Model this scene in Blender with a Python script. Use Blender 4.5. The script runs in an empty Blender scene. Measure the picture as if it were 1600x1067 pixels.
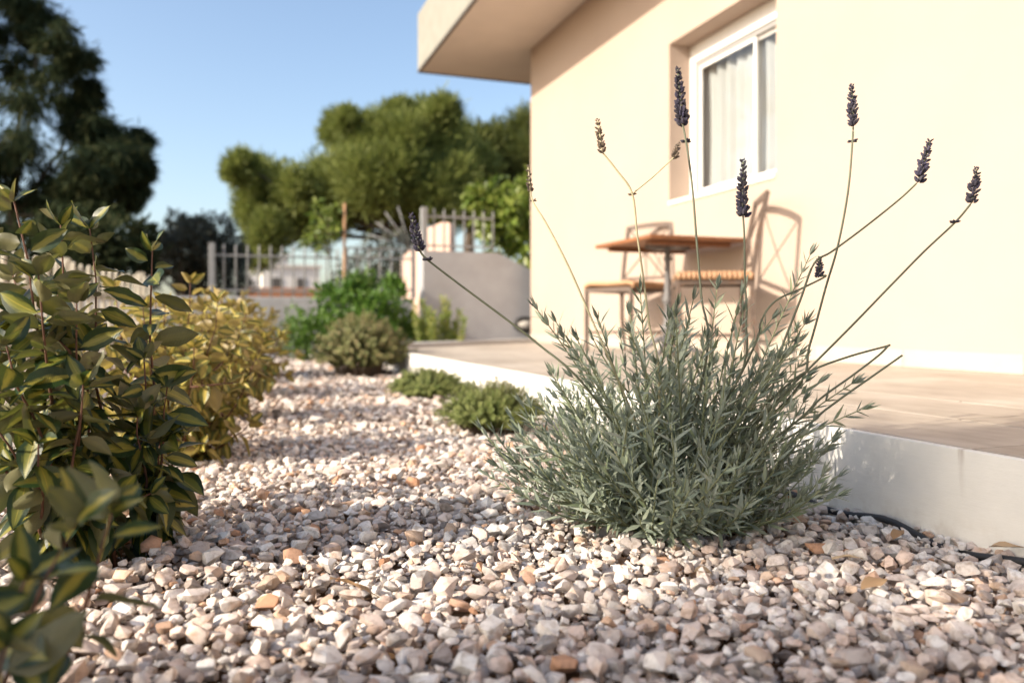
import bpy, bmesh, math, random
import numpy as np
from mathutils import Vector, Matrix
random.seed(7); RNG = np.random.default_rng(11)
SC = bpy.context.scene
COL = SC.collection

# ------------------------------------------------------------------ camera
H = 0.37                      # camera height above the gravel
YAW = math.radians(19.86)     # the house front runs along +Y
FPX = 1246.0                  # focal length in pixels of the 1600 px wide photograph
HOR = 502.0                   # horizon row
SY, CY = math.sin(YAW), math.cos(YAW)
cam_d = bpy.data.cameras.new('camera'); cam = bpy.data.objects.new('camera', cam_d); COL.objects.link(cam)
cam_d.sensor_width = 36; cam_d.lens = FPX / 1600 * 36
cam_d.shift_y = -(533.5 - HOR) / 1600
cam.location = (0, 0, H); cam.rotation_euler = (math.radians(90), 0, -YAW)
cam_d.clip_start = 0.02; cam_d.clip_end = 3000
cam_d.dof.use_dof = True; cam_d.dof.focus_distance = 1.27; cam_d.dof.aperture_fstop = 2.9
cam_d.dof.aperture_blades = 9
SC.camera = cam

def P(px, py, D):
    """pixel of the photograph at depth D -> world point"""
    lat = (px - 800) / FPX * D
    return Vector((SY * D + CY * lat, CY * D - SY * lat, H + (HOR - py) / FPX * D))
def proj(p):
    D = SY * p[0] + CY * p[1]; lat = CY * p[0] - SY * p[1]
    return 800 + FPX * lat / D, HOR - FPX * (p[2] - H) / D, D

# ------------------------------------------------------------------ light
SUN_DIR = Vector((1.0, 0.14, -0.53)).normalized()
ELEV = math.asin(-SUN_DIR.z)
w = bpy.data.worlds.new('World'); SC.world = w; w.use_nodes = True
nt = w.node_tree; bg = nt.nodes['Background']
sky = nt.nodes.new('ShaderNodeTexSky'); sky.sky_type = 'NISHITA'; sky.sun_disc = False
sky.sun_elevation = ELEV; sky.sun_rotation = math.atan2(-SUN_DIR.x, -SUN_DIR.y)
sky.air_density = 1.0; sky.dust_density = 2.3; sky.ozone_density = 0.8; sky.altitude = 50
nt.links.new(sky.outputs[0], bg.inputs[0]); bg.inputs[1].default_value = 0.15
sd = bpy.data.lights.new('sun', 'SUN'); so = bpy.data.objects.new('sun', sd); COL.objects.link(so)
sd.energy = 4.4; sd.angle = math.radians(0.6); sd.color = (1.0, 0.875, 0.72)
so.rotation_euler = SUN_DIR.to_track_quat('-Z', 'Y').to_euler(); so.location = (-6, 0, 6)
SC.view_settings.view_transform = 'Standard'; SC.view_settings.look = 'None'
SC.view_settings.exposure = 0.84; SC.view_settings.gamma = 1.0; SC.view_settings.use_curve_mapping = False
SC.render.engine = 'CYCLES'
try:
    SC.cycles.use_denoising = True; SC.cycles.denoiser = 'OPENIMAGEDENOISE'
except Exception: pass
SC.cycles.max_bounces = 8; SC.cycles.transparent_max_bounces = 12
SC.cycles.sample_clamp_indirect = 6

# ------------------------------------------------------------------ materials
def rgb(c): return (c[0], c[1], c[2], 1)
class NT:
    def __init__(s, name):
        s.m = bpy.data.materials.new(name); s.m.use_nodes = True
        s.t = s.m.node_tree; s.b = s.t.nodes['Principled BSDF']; s.out = s.t.nodes['Material Output']
    def n(s, typ, **kw):
        nd = s.t.nodes.new(typ)
        for k, v in kw.items(): setattr(nd, k, v)
        return nd
    def l(s, a, b): s.t.links.new(a, b)
    def noise(s, vec, scale, detail=4, rough=.55):
        nd = s.n('ShaderNodeTexNoise'); nd.inputs['Scale'].default_value = scale
        nd.inputs['Detail'].default_value = detail; nd.inputs['Roughness'].default_value = rough
        if vec is not None: s.l(vec, nd.inputs['Vector'])
        return nd
    def ramp(s, fac, stops):
        r = s.n('ShaderNodeValToRGB'); e = r.color_ramp.elements
        while len(e) > 1: e.remove(e[-1])
        e[0].position, e[0].color = stops[0][0], rgb(stops[0][1])
        for p, c in stops[1:]:
            q = e.new(p); q.color = rgb(c)
        if fac is not None: s.l(fac, r.inputs[0])
        return r
    def mix(s, fac, a, b, typ='MIX'):
        m = s.n('ShaderNodeMix', data_type='RGBA', blend_type=typ)
        for sock, v in ((m.inputs[0], fac), (m.inputs[6], a), (m.inputs[7], b)):
            if hasattr(v, 'is_output'): s.l(v, sock)
            elif isinstance(v, (tuple, list)): sock.default_value = rgb(v)
            else: sock.default_value = v
        return m.outputs[2]
    def bump(s, height, strength, dist):
        b = s.n('ShaderNodeBump'); b.inputs['Strength'].default_value = strength
        b.inputs['Distance'].default_value = dist
        s.l(height, b.inputs['Height']); s.l(b.outputs[0], s.b.inputs['Normal']); return b
    def pos(s): return s.n('ShaderNodeNewGeometry').outputs['Position']
    def spec(s, v): s.b.inputs['Specular IOR Level'].default_value = v

def mat_plain(name, c, rough=.6, var=.12, scale=30, bump=.0, metal=0, spec=.4, stain=None):
    t = NT(name); p = t.pos()
    n = t.noise(p, scale, 5)
    lo = tuple(x * (1 - var) for x in c); hi = tuple(min(1, x * (1 + var)) for x in c)
    r = t.ramp(n.outputs[0], [(.3, lo), (.7, hi)])
    col = r.outputs[0]
    if stain:
        n2 = t.noise(p, stain[1], 6, .65); r2 = t.ramp(n2.outputs[0], [(.52, (0, 0, 0)), (.72, (1, 1, 1))])
        col = t.mix(r2.outputs[0], col, stain[0])
    t.l(col, t.b.inputs['Base Color']); t.b.inputs['Roughness'].default_value = rough
    t.b.inputs['Metallic'].default_value = metal; t.spec(spec)
    if bump: t.bump(n.outputs[0], bump, .004)
    return t.m

def mat_foliage(name, stops, trans=.3, rough=.5, spec=.3, tcol=None):
    t = NT(name); a = t.n('ShaderNodeAttribute', attribute_name='rnd')
    oi = t.n('ShaderNodeObjectInfo')
    ad = t.n('ShaderNodeMath', operation='ADD'); t.l(a.outputs['Fac'], ad.inputs[0]); t.l(oi.outputs['Random'], ad.inputs[1])
    fr = t.n('ShaderNodeMath', operation='FRACT'); t.l(ad.outputs[0], fr.inputs[0])
    r = t.ramp(fr.outputs[0], stops)
    t.l(r.outputs[0], t.b.inputs['Base Color']); t.b.inputs['Roughness'].default_value = rough; t.spec(spec)
    tr = t.n('ShaderNodeBsdfTranslucent')
    tc = t.mix(.6, r.outputs[0], tcol, 'MIX') if tcol else r.outputs[0]
    t.l(tc, tr.inputs[0])
    mx = t.n('ShaderNodeMixShader'); mx.inputs[0].default_value = trans
    t.l(t.b.outputs[0], mx.inputs[1]); t.l(tr.outputs[0], mx.inputs[2]); t.l(mx.outputs[0], t.out.inputs[0])
    return t.m

def mat_variegated(name, margin, margin2, centre, centre2, under, under2, trans=.25):
    t = NT(name)
    uv = t.n('ShaderNodeUVMap', uv_map='leaf'); sp = t.n('ShaderNodeSeparateXYZ'); t.l(uv.outputs[0], sp.inputs[0])
    a = t.n('ShaderNodeAttribute', attribute_name='rnd'); oi = t.n('ShaderNodeObjectInfo')
    ad = t.n('ShaderNodeMath', operation='ADD'); t.l(a.outputs['Fac'], ad.inputs[0]); t.l(oi.outputs['Random'], ad.inputs[1])
    fr = t.n('ShaderNodeMath', operation='FRACT'); t.l(ad.outputs[0], fr.inputs[0])
    # across 0..1, 0.5 on the midrib
    s1 = t.n('ShaderNodeMath', operation='SUBTRACT'); t.l(sp.outputs[1], s1.inputs[0]); s1.inputs[1].default_value = .5
    ab = t.n('ShaderNodeMath', operation='ABSOLUTE'); t.l(s1.outputs[0], ab.inputs[0])
    cmb = t.n('ShaderNodeCombineXYZ'); t.l(sp.outputs[0], cmb.inputs[0]); t.l(sp.outputs[1], cmb.inputs[1]); t.l(fr.outputs[0], cmb.inputs[2])
    mp = t.n('ShaderNodeMapping'); mp.inputs['Scale'].default_value = (2.2, 7, 37); t.l(cmb.outputs[0], mp.inputs[0])
    nz = t.noise(mp.outputs[0], 1.6, 3)
    m1 = t.n('ShaderNodeMath', operation='MULTIPLY_ADD'); t.l(nz.outputs[0], m1.inputs[0]); m1.inputs[1].default_value = .34; t.l(ab.outputs[0], m1.inputs[2])
    m2 = t.n('ShaderNodeMath', operation='MULTIPLY_ADD'); t.l(fr.outputs[0], m2.inputs[0]); m2.inputs[1].default_value = .16; t.l(m1.outputs[0], m2.inputs[2])
    band = t.ramp(m2.outputs[0], [(.40, (1, 1, 1)), (.50, (0, 0, 0))])
    mc = t.mix(fr.outputs[0], margin, margin2); cc = t.mix(fr.outputs[0], centre, centre2)
    top = t.mix(band.outputs[0], mc, cc)
    rib = t.ramp(ab.outputs[0], [(.012, (1, 1, 1)), (.03, (0, 0, 0))])
    top = t.mix(rib.outputs[0], top, centre2)
    und = t.mix(fr.outputs[0], under, under2)
    geo = t.n('ShaderNodeNewGeometry')
    col = t.mix(geo.outputs['Backfacing'], top, und)
    t.l(col, t.b.inputs['Base Color']); t.b.inputs['Roughness'].default_value = .36; t.spec(.45)
    tr = t.n('ShaderNodeBsdfTranslucent'); t.l(t.mix(.5, top, centre), tr.inputs[0])
    mx = t.n('ShaderNodeMixShader'); mx.inputs[0].default_value = trans
    t.l(t.b.outputs[0], mx.inputs[1]); t.l(tr.outputs[0], mx.inputs[2]); t.l(mx.outputs[0], t.out.inputs[0])
    wv = t.n('ShaderNodeTexWave'); wv.inputs['Scale'].default_value = 6; wv.inputs['Distortion'].default_value = 1
    mp2 = t.n('ShaderNodeMapping'); mp2.inputs['Scale'].default_value = (1.6, .4, 1); t.l(uv.outputs[0], mp2.inputs[0]); t.l(mp2.outputs[0], wv.inputs[0])
    t.bump(wv.outputs[1], .18, .002)
    return t.m

STONE_STOPS = [(0, (.68, .63, .58)), (.14, (.80, .75, .69)), (.28, (.52, .47, .43)), (.40, (.70, .58, .50)),
               (.50, (.36, .32, .30)), (.60, (.84, .81, .77)), (.74, (.56, .43, .36)), (.84, (.76, .70, .64)),
               (.885, (.48, .26, .15)), (.92, (.62, .46, .34)), (.965, (.22, .20, .19)), (1, (.84, .80, .76))]
def mat_stone(name, use_attr):
    t = NT(name); p = t.pos()
    f = t.n('ShaderNodeAttribute', attribute_name='rnd').outputs['Fac'] if use_attr else t.n('ShaderNodeObjectInfo').outputs['Random']
    r = t.ramp(f, STONE_STOPS)
    n = t.noise(p, 95, 6, .65); v = t.ramp(n.outputs[0], [(.32, (.62, .56, .5)), (.52, (1, 1, 1)), (.72, (1.12, 1.1, 1.08))])
    col = t.mix(1, r.outputs[0], v.outputs[0], 'MULTIPLY')
    n2 = t.noise(p, 42, 3); v2 = t.ramp(n2.outputs[0], [(.58, (0, 0, 0)), (.70, (1, 1, 1))])
    sc = t.n('ShaderNodeMath', operation='MULTIPLY'); t.l(v2.outputs[0], sc.inputs[0]); sc.inputs[1].default_value = .42
    col = t.mix(sc.outputs[0], col, (.56, .34, .2))
    t.l(col, t.b.inputs['Base Color']); t.b.inputs['Roughness'].default_value = .72; t.spec(.3)
    n3 = t.noise(p, 420, 5, .7); t.bump(n3.outputs[0], .6, .002)
    return t.m

def mat_terrace():
    t = NT('terrace_tile'); p = t.pos()
    mp = t.n('ShaderNodeMapping'); mp.inputs['Scale'].default_value = (14, 3, 1); mp.inputs['Rotation'].default_value = (0, 0, .25); t.l(p, mp.inputs[0])
    n = t.noise(mp.outputs[0], 1.6, 7, .62); r = t.ramp(n.outputs[0], [(.28, (.345, .31, .26)), (.5, (.425, .385, .33)), (.72, (.475, .435, .38))])
    n2 = t.noise(p, 3.1, 5, .6); r2 = t.ramp(n2.outputs[0], [(.4, (.82, .80, .78)), (.6, (1.04, 1.04, 1.04))])
    oi = t.n('ShaderNodeObjectInfo'); r3 = t.ramp(oi.outputs['Random'], [(0, (.93, .92, .91)), (1, (1.03, 1.03, 1.03))])
    c = t.mix(1, r.outputs[0], r2.outputs[0], 'MULTIPLY'); c = t.mix(1, c, r3.outputs[0], 'MULTIPLY')
    t.l(c, t.b.inputs['Base Color']); t.b.inputs['Roughness'].default_value = .62; t.spec(.3)
    n4 = t.noise(p, 160, 5, .7); t.bump(n4.outputs[0], .25, .002)
    return t.m

def mat_riser():
    t = NT('riser_white_render'); p = t.pos()
    n = t.noise(p, 5, 5); r = t.ramp(n.outputs[0], [(.3, (.66, .65, .61)), (.7, (.80, .78, .73))])
    # rust-brown drip marks below the joint at y = 0.96, real marks on the paint
    sp = t.n('ShaderNodeSeparateXYZ'); t.l(p, sp.inputs[0])
    mp = t.n('ShaderNodeMapping'); mp.inputs['Scale'].default_value = (1, 45, 6); t.l(p, mp.inputs[0])
    n2 = t.noise(mp.outputs[0], 1.0, 4)
    d = t.n('ShaderNodeMath', operation='SUBTRACT'); t.l(sp.outputs[1], d.inputs[0]); d.inputs[1].default_value = .965
    d2 = t.n('ShaderNodeMath', operation='ABSOLUTE'); t.l(d.outputs[0], d2.inputs[0])
    m = t.n('ShaderNodeMath', operation='MULTIPLY_ADD'); t.l(n2.outputs[0], m.inputs[0]); m.inputs[1].default_value = .05; t.l(d2.outputs[0], m.inputs[2])
    r2 = t.ramp(m.outputs[0], [(.018, (1, 1, 1)), (.032, (0, 0, 0))])
    z = t.ramp(sp.outputs[2], [(.075, (0, 0, 0)), (.16, (1, 1, 1))])
    f = t.mix(1, r2.outputs[0], z.outputs[0], 'MULTIPLY')
    fm = t.mix(1, f, (.6, .6, .6), 'MULTIPLY')
    col = t.mix(fm, r.outputs[0], (.25, .17, .12))
    n5 = t.noise(p, 22, 6, .7); z2 = t.ramp(sp.outputs[2], [(.0, (.5, .5, .5)), (.06, (0, 0, 0))])
    spl = t.ramp(n5.outputs[0], [(.45, (0, 0, 0)), (.65, (1, 1, 1))]); f2 = t.mix(1, spl.outputs[0], z2.outputs[0], 'MULTIPLY')
    col = t.mix(f2, col, (.42, .34, .26))
    t.l(col, t.b.inputs['Base Color']); t.b.inputs['Roughness'].default_value = .8; t.spec(.25)
    mp3 = t.n('ShaderNodeMapping'); mp3.inputs['Scale'].default_value = (1, 25, 110); t.l(p, mp3.inputs[0])
    n3 = t.noise(mp3.outputs[0], 1.5, 5, .65); t.bump(n3.outputs[0], .22, .002)
    return t.m

def mat_wall():
    t = NT('cream_render'); p = t.pos()
    n = t.noise(p, 1.3, 6, .6); r = t.ramp(n.outputs[0], [(.3, (.425, .335, .275)), (.7, (.45, .357, .295))])
    t.l(r.outputs[0], t.b.inputs['Base Color']); t.b.inputs['Roughness'].default_value = .9; t.spec(.15)
    n2 = t.noise(p, 240, 4, .7); n3 = t.noise(p, 7, 3)
    ad = t.n('ShaderNodeMath', operation='MULTIPLY_ADD'); t.l(n3.outputs[0], ad.inputs[0]); ad.inputs[1].default_value = 2.0; t.l(n2.outputs[0], ad.inputs[2])
    t.bump(ad.outputs[0], .35, .003)
    return t.m

def mat_soil():
    t = NT('brown_soil'); p = t.pos()
    n = t.noise(p, 9, 8, .7); r = t.ramp(n.outputs[0], [(.3, (.10, .055, .03)), (.55, (.19, .115, .065)), (.75, (.28, .19, .12))])
    t.l(r.outputs[0], t.b.inputs['Base Color']); t.b.inputs['Roughness'].default_value = .95; t.spec(.1)
    n2 = t.noise(p, 70, 6, .75); t.bump(n2.outputs[0], .9, .02)
    return t.m

def mat_glass():
    t = NT('window_glass')
    tr = t.n('ShaderNodeBsdfTransparent'); tr.inputs[0].default_value = (.9, .92, .92, 1)
    gl = t.n('ShaderNodeBsdfGlossy'); gl.inputs['Roughness'].default_value = .02
    lw_ = t.n('ShaderNodeLayerWeight'); pw = t.n('ShaderNodeMath', operation='POWER'); t.l(lw_.outputs['Facing'], pw.inputs[0]); pw.inputs[1].default_value = 4
    fr = t.n('ShaderNodeMath', operation='MULTIPLY_ADD'); t.l(pw.outputs[0], fr.inputs[0]); fr.inputs[1].default_value = .8; fr.inputs[2].default_value = .04
    mx = t.n('ShaderNodeMixShader'); t.l(fr.outputs[0], mx.inputs[0]); t.l(tr.outputs[0], mx.inputs[1]); t.l(gl.outputs[0], mx.inputs[2])
    t.l(mx.outputs[0], t.out.inputs[0]); return t.m

def mat_cloth(name, c):
    t = NT(name); p = t.pos()
    t.b.inputs['Base Color'].default_value = rgb(c); t.b.inputs['Roughness'].default_value = .9; t.spec(.1)
    tr = t.n('ShaderNodeBsdfTranslucent'); tr.inputs[0].default_value = rgb(c)
    mx = t.n('ShaderNodeMixShader'); mx.inputs[0].default_value = .35
    t.l(t.b.outputs[0], mx.inputs[1]); t.l(tr.outputs[0], mx.inputs[2]); t.l(mx.outputs[0], t.out.inputs[0])
    n = t.noise(p, 300, 2); t.bump(n.outputs[0], .2, .001)
    return t.m

def mat_wood(name, a, b, sc=(60, 4, 60)):
    t = NT(name); p = t.pos()
    mp = t.n('ShaderNodeMapping'); mp.inputs['Scale'].default_value = sc; t.l(p, mp.inputs[0])
    n = t.noise(mp.outputs[0], 1, 6, .6); r = t.ramp(n.outputs[0], [(.3, a), (.7, b)])
    oi = t.n('ShaderNodeObjectInfo'); r3 = t.ramp(oi.outputs['Random'], [(0, (.75, .75, .75)), (1, (1.15, 1.1, 1.05))])
    t.l(t.mix(1, r.outputs[0], r3.outputs[0], 'MULTIPLY'), t.b.inputs['Base Color']); t.b.inputs['Roughness'].default_value = .5
    t.bump(n.outputs[0], .3, .002); return t.m

M = {}
M['soil'] = mat_soil(); M['stone_o'] = mat_stone('gravel_stone', False); M['stone_a'] = mat_stone('gravel_mass', True)
M['tile'] = mat_terrace(); M['riser'] = mat_riser(); M['wall'] = mat_wall()
M['mortar'] = mat_plain('grey_mortar', (.16, .14, .12), .9, .2, 40)
M['eave'] = mat_plain('shaded_eave_render', (.275, .27, .235), .9, .08, 6, .1, spec=.15)  # grey-beige render, colour darkened to stand for tree shade on the fascia
M['soffit'] = mat_plain('soffit_paint', (.76, .68, .60), .9, .03, 4, .05, spec=.1)
M['drip'] = mat_plain('drip_edge_dark', (.13, .115, .10), .7)
M['white'] = mat_plain('white_frame_paint', (.80, .79, .77), .35, .03, 20)
M['greyframe'] = mat_plain('grey_window_track', (.30, .29, .28), .4, .05)
M['sill'] = mat_plain('pale_sill', (.78, .74, .66), .6, .05, 20)
M['skirt'] = mat_plain('cream_skirting', (.45, .395, .33), .6, .05, 12); M['glass'] = mat_glass(); M['cloth'] = mat_cloth('white_voile', (.80, .78, .77))
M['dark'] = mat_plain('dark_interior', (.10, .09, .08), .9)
M['greywall'] = mat_plain('grey_render', (.365, .365, .375), .9, .08, 5, .3, spec=.15, stain=((.32, .315, .315), 1.7))
M['capwall'] = mat_plain('pale_low_wall', (.43, .43, .43), .9, .08, 5, .3, spec=.15, stain=((.36, .35, .34), 2.2))
M['pink'] = mat_plain('pink_render', (.72, .52, .43), .9, .06, 3, .2, spec=.1)
M['metal'] = mat_plain('grey_fence_paint', (.27, .275, .275), .5, .1, 30)
M['iron'] = mat_plain('brown_iron', (.115, .085, .068), .5, .25, 60, .1, spec=.4, stain=((.15, .085, .05), 25))
M['blackrim'] = mat_plain('black_lamp_rim', (.03, .028, .026), .5)
M['cast'] = mat_plain('grey_cast_iron', (.13, .125, .125), .5, .2, 50, .1)
M['tabletop'] = mat_wood('teak_board', (.16, .065, .025), (.29, .125, .05), (60, 4, 60))
M['rush'] = mat_wood('woven_rush', (.30, .17, .09), (.50, .31, .18), (20, 90, 90))
M['picket'] = mat_plain('cream_picket_paint', (.58, .53, .42), .7, .12, 12, .1, stain=((.36, .31, .23), 9))
M['pipe'] = mat_plain('black_pipe', (.025, .025, .028), .5)
M['lampglass'] = mat_plain('frosted_lamp_glass', (.60, .56, .50), .3, .05)
M['stake'] = mat_wood('orange_stake_wood', (.30, .17, .09), (.42, .26, .14), (40, 40, 3))
M['bark'] = mat_plain('grey_brown_bark', (.10, .075, .055), .95, .35, 14, .8)
M['redstem'] = mat_plain('red_brown_stem', (.12, .055, .032), .7, .3, 60)
M['lavstem'] = mat_plain('lavender_stem', (.20, .22, .12), .6, .15, 60)
M['stalk'] = mat_plain('flower_stalk_green', (.115, .125, .08), .6, .15, 60)
M['drystem'] = mat_plain('dry_stem', (.36, .33, .20), .7, .15, 60)
M['woodstem'] = mat_plain('woody_lavender_stem', (.13, .095, .065), .9, .3, 60)
M['bud'] = mat_foliage('lavender_bud', [(0, (.045, .042, .058)), (.5, (.075, .07, .09)), (.85, (.06, .055, .10)), (1, (.12, .11, .13))], .1, .7)
M['drybud'] = mat_foliage('dry_lavender_bud', [(0, (.15, .12, .09)), (.6, (.24, .19, .14)), (1, (.12, .10, .09))], .15, .8)
M['elae'] = mat_variegated('dark_variegated_leaf', (.011, .03, .009), (.025, .052, .013), (.13, .15, .025), (.34, .29, .05), (.12, .12, .058), (.22, .205, .105), .25)
M['gold'] = mat_variegated('sunlit_golden_variegated_leaf', (.07, .095, .018), (.16, .16, .035), (.40, .315, .07), (.56, .45, .11), (.27, .205, .085), (.38, .295, .12), .3)  # yellow variegation, with warm sunlight also put into the leaf colour
M['lav'] = mat_foliage('lavender_leaf', [(0, (.15, .19, .145)), (.35, (.24, .28, .22)), (.7, (.34, .38, .31)), (1, (.23, .28, .16))], .22, .6, .25)
M['thyme'] = mat_foliage('thyme_leaf', [(0, (.12, .165, .045)), (.5, (.21, .26, .075)), (1, (.30, .33, .12))], .35, .6)
M['pine'] = mat_foliage('pine_needle', [(0, (.095, .13, .03)), (.5, (.165, .20, .045)), (1, (.25, .275, .08))], .38, .6)
M['pine2'] = mat_foliage('dark_pine_needle', [(0, (.07, .095, .025)), (.5, (.12, .14, .035)), (1, (.18, .19, .055))], .3, .6)
M['darkleaf'] = mat_foliage('dark_drooping_leaf', [(0, (.02, .032, .014)), (.6, (.036, .052, .022)), (1, (.065, .07, .028))], .25, .75, .1)
M['olive'] = mat_foliage('olive_grey_leaf', [(0, (.05, .06, .045)), (.5, (.085, .095, .07)), (1, (.13, .135, .10))], .15, .55)
M['green'] = mat_foliage('fresh_green_leaf', [(0, (.055, .13, .02)), (.5, (.10, .20, .03)), (1, (.16, .26, .05))], .35, .4, .4)
M['citrus'] = mat_foliage('glossy_green_leaf', [(0, (.08, .14, .022)), (.5, (.16, .23, .035)), (1, (.28, .33, .075))], .4, .35, .5)
M['sage'] = mat_foliage('sage_reddish_leaf', [(0, (.15, .19, .07)), (.45, (.25, .27, .11)), (.75, (.35, .36, .16)), (.93, (.34, .28, .15)), (1, (.40, .30, .18))], .35, .6)
M['upright'] = mat_foliage('upright_green_leaf', [(0, (.13, .19, .04)), (.5, (.22, .27, .06)), (1, (.32, .33, .09))], .4, .5)
M['dryleaf'] = mat_foliage('dry_fallen_leaf', [(0, (.34, .21, .11)), (.4, (.46, .33, .20)), (.7, (.27, .16, .09)), (1, (.55, .43, .28))], .15, .6)
M['petal'] = mat_plain('red_petal', (.55, .02, .03), .5)
M['farwhite'] = mat_plain('far_white_wall', (.74, .70, .64), .9, .05, 1)
M['terracotta'] = mat_plain('terracotta', (.42, .20, .11), .85, .15, 4)

# ------------------------------------------------------------------ helpers
def tag(o, label=None, cat=None, group=None, kind=None):
    if label: o['label'] = label
    if cat: o['category'] = cat
    if group: o['group'] = group
    if kind: o['kind'] = kind
    return o
def empty(name, loc, rz=0):
    o = bpy.data.objects.new(name, None); COL.objects.link(o); o.empty_display_size = .1
    o.location = loc; o.rotation_euler = (0, 0, rz); return o
def link(name, me, parent=None, mw=None):
    """link mesh; mw = wanted world matrix (parents are unscaled empties or identity meshes)"""
    o = bpy.data.objects.new(name, me); COL.objects.link(o)
    if parent is not None:
        o.parent = parent
        o.matrix_parent_inverse = WM(parent).inverted()
    if mw is not None: o.matrix_basis = mw
    return o
_wm = {}
def WM(o):
    m = Matrix.LocRotScale(o.location, o.rotation_euler, o.scale)
    if o.parent is not None: return WM(o.parent) @ o.matrix_parent_inverse @ m if False else _full(o)
    return m
def _full(o):
    m = o.matrix_basis.copy()
    if o.parent is not None: m = _full(o.parent) @ o.matrix_parent_inverse @ m
    return m
class MB:
    def __init__(s): s.v = []; s.f = []; s.sm = []
    def add(s, vs, fs, smooth=False):
        b = len(s.v); s.v += [tuple(v) for v in vs]; s.f += [tuple(b + i for i in f) for f in fs]; s.sm += [smooth] * len(fs); return s
    def box(s, x0, x1, y0, y1, z0, z1):
        return s.add([(x0,y0,z0),(x1,y0,z0),(x1,y1,z0),(x0,y1,z0),(x0,y0,z1),(x1,y0,z1),(x1,y1,z1),(x0,y1,z1)],
                     [(3,2,1,0),(4,5,6,7),(0,1,5,4),(1,2,6,5),(2,3,7,6),(3,0,4,7)])
    def prism(s, poly, z0, z1):
        n = len(poly)
        return s.add([(x,y,z0) for x,y in poly] + [(x,y,z1) for x,y in poly],
                     [tuple(range(n-1,-1,-1)), tuple(range(n,2*n))] + [(i,(i+1)%n,n+(i+1)%n,n+i) for i in range(n)])
    def bar(s, a, b, wx, wy=None, up=(0,0,1)):
        a, b = Vector(a), Vector(b); wy = wy or wx; d = (b-a).normalized(); u = Vector(up)
        if abs(d.dot(u)) > .95: u = Vector((0,1,0))
        x = d.cross(u).normalized()*wx/2; y = x.cross(d).normalized()*wy/2
        vs = [a-x-y,a+x-y,a+x+y,a-x+y,b-x-y,b+x-y,b+x+y,b-x+y]
        return s.add(vs, [(0,1,2,3)[::-1],(4,5,6,7),(0,1,5,4),(1,2,6,5),(2,3,7,6),(3,0,4,7)])
    def tube(s, pts, r, k=6, taper=None, cap=True):
        pts = [Vector(p) for p in pts]; n = len(pts); rings = []
        ref = Vector((.3,.2,1)).normalized()
        for i, p in enumerate(pts):
            d = (pts[min(i+1,n-1)] - pts[max(i-1,0)]).normalized()
            u = ref if abs(d.dot(ref)) < .95 else Vector((1,0,0))
            x = d.cross(u).normalized(); y = d.cross(x)
            rr = r if taper is None else r + (taper-r)*i/(n-1)
            if isinstance(r, (list,tuple)): rr = r[i]
            rings.append([p + (x*math.cos(2*math.pi*j/k) + y*math.sin(2*math.pi*j/k))*rr for j in range(k)])
        fs = []
        for i in range(n-1):
            for j in range(k):
                a=i*k+j; b=i*k+(j+1)%k; fs.append((a,a+k,b+k,b))
        if cap: fs += [tuple(range(k)), tuple(range(n*k-1,(n-1)*k-1,-1))]
        return s.add([v for r_ in rings for v in r_], fs, True)
    def lathe(s, prof, c=(0,0,0), k=16):
        vs = []; fs = []
        for r, z in prof:
            vs += [(c[0]+r*math.cos(2*math.pi*j/k), c[1]+r*math.sin(2*math.pi*j/k), c[2]+z) for j in range(k)]
        for i in range(len(prof)-1):
            for j in range(k): fs.append((i*k+j, i*k+(j+1)%k, (i+1)*k+(j+1)%k, (i+1)*k+j))
        fs += [tuple(range(k-1,-1,-1)), tuple(range((len(prof)-1)*k, len(prof)*k))]
        return s.add(vs, fs, True)
    def mesh(s, name, mat, bevel=0):
        me = bpy.data.meshes.new(name); me.from_pydata(s.v, [], s.f)
        me.polygons.foreach_set('use_smooth', s.sm)
        if bevel:
            bm = bmesh.new(); bm.from_mesh(me)
            bmesh.ops.bevel(bm, geom=bm.edges[:], offset=bevel, segments=1, affect='EDGES', clamp_overlap=True)
            bm.to_mesh(me); bm.free()
        me.materials.append(M[mat]); me.update(); return me
    def build(s, name, mat, parent=None, bevel=0): return link(name, s.mesh(name, mat, bevel), parent)

def np_mesh(name, V, F, mat, rnd=None, uv=None, smooth=True):
    """V (n,3) F (m,k) equal sized polygons"""
    me = bpy.data.meshes.new(name); m, k = F.shape
    me.vertices.add(len(V)); me.vertices.foreach_set('co', np.ascontiguousarray(V, np.float32).ravel())
    me.loops.add(m*k); me.loops.foreach_set('vertex_index', F.astype(np.int32).ravel())
    me.polygons.add(m); me.polygons.foreach_set('loop_start', np.arange(0, m*k, k, dtype=np.int32))
    me.polygons.foreach_set('loop_total', np.full(m, k, np.int32))
    me.polygons.foreach_set('use_smooth', np.full(m, smooth, bool))
    if rnd is not None:
        a = me.attributes.new('rnd', 'FLOAT', 'POINT'); a.data.foreach_set('value', rnd.astype(np.float32))
    if uv is not None:
        u = me.uv_layers.new(name='leaf'); u.data.foreach_set('uv', uv[F.ravel()].astype(np.float32).ravel())
    me.materials.append(M[mat]); me.update(calc_edges=True); me.validate(); return me

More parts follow.
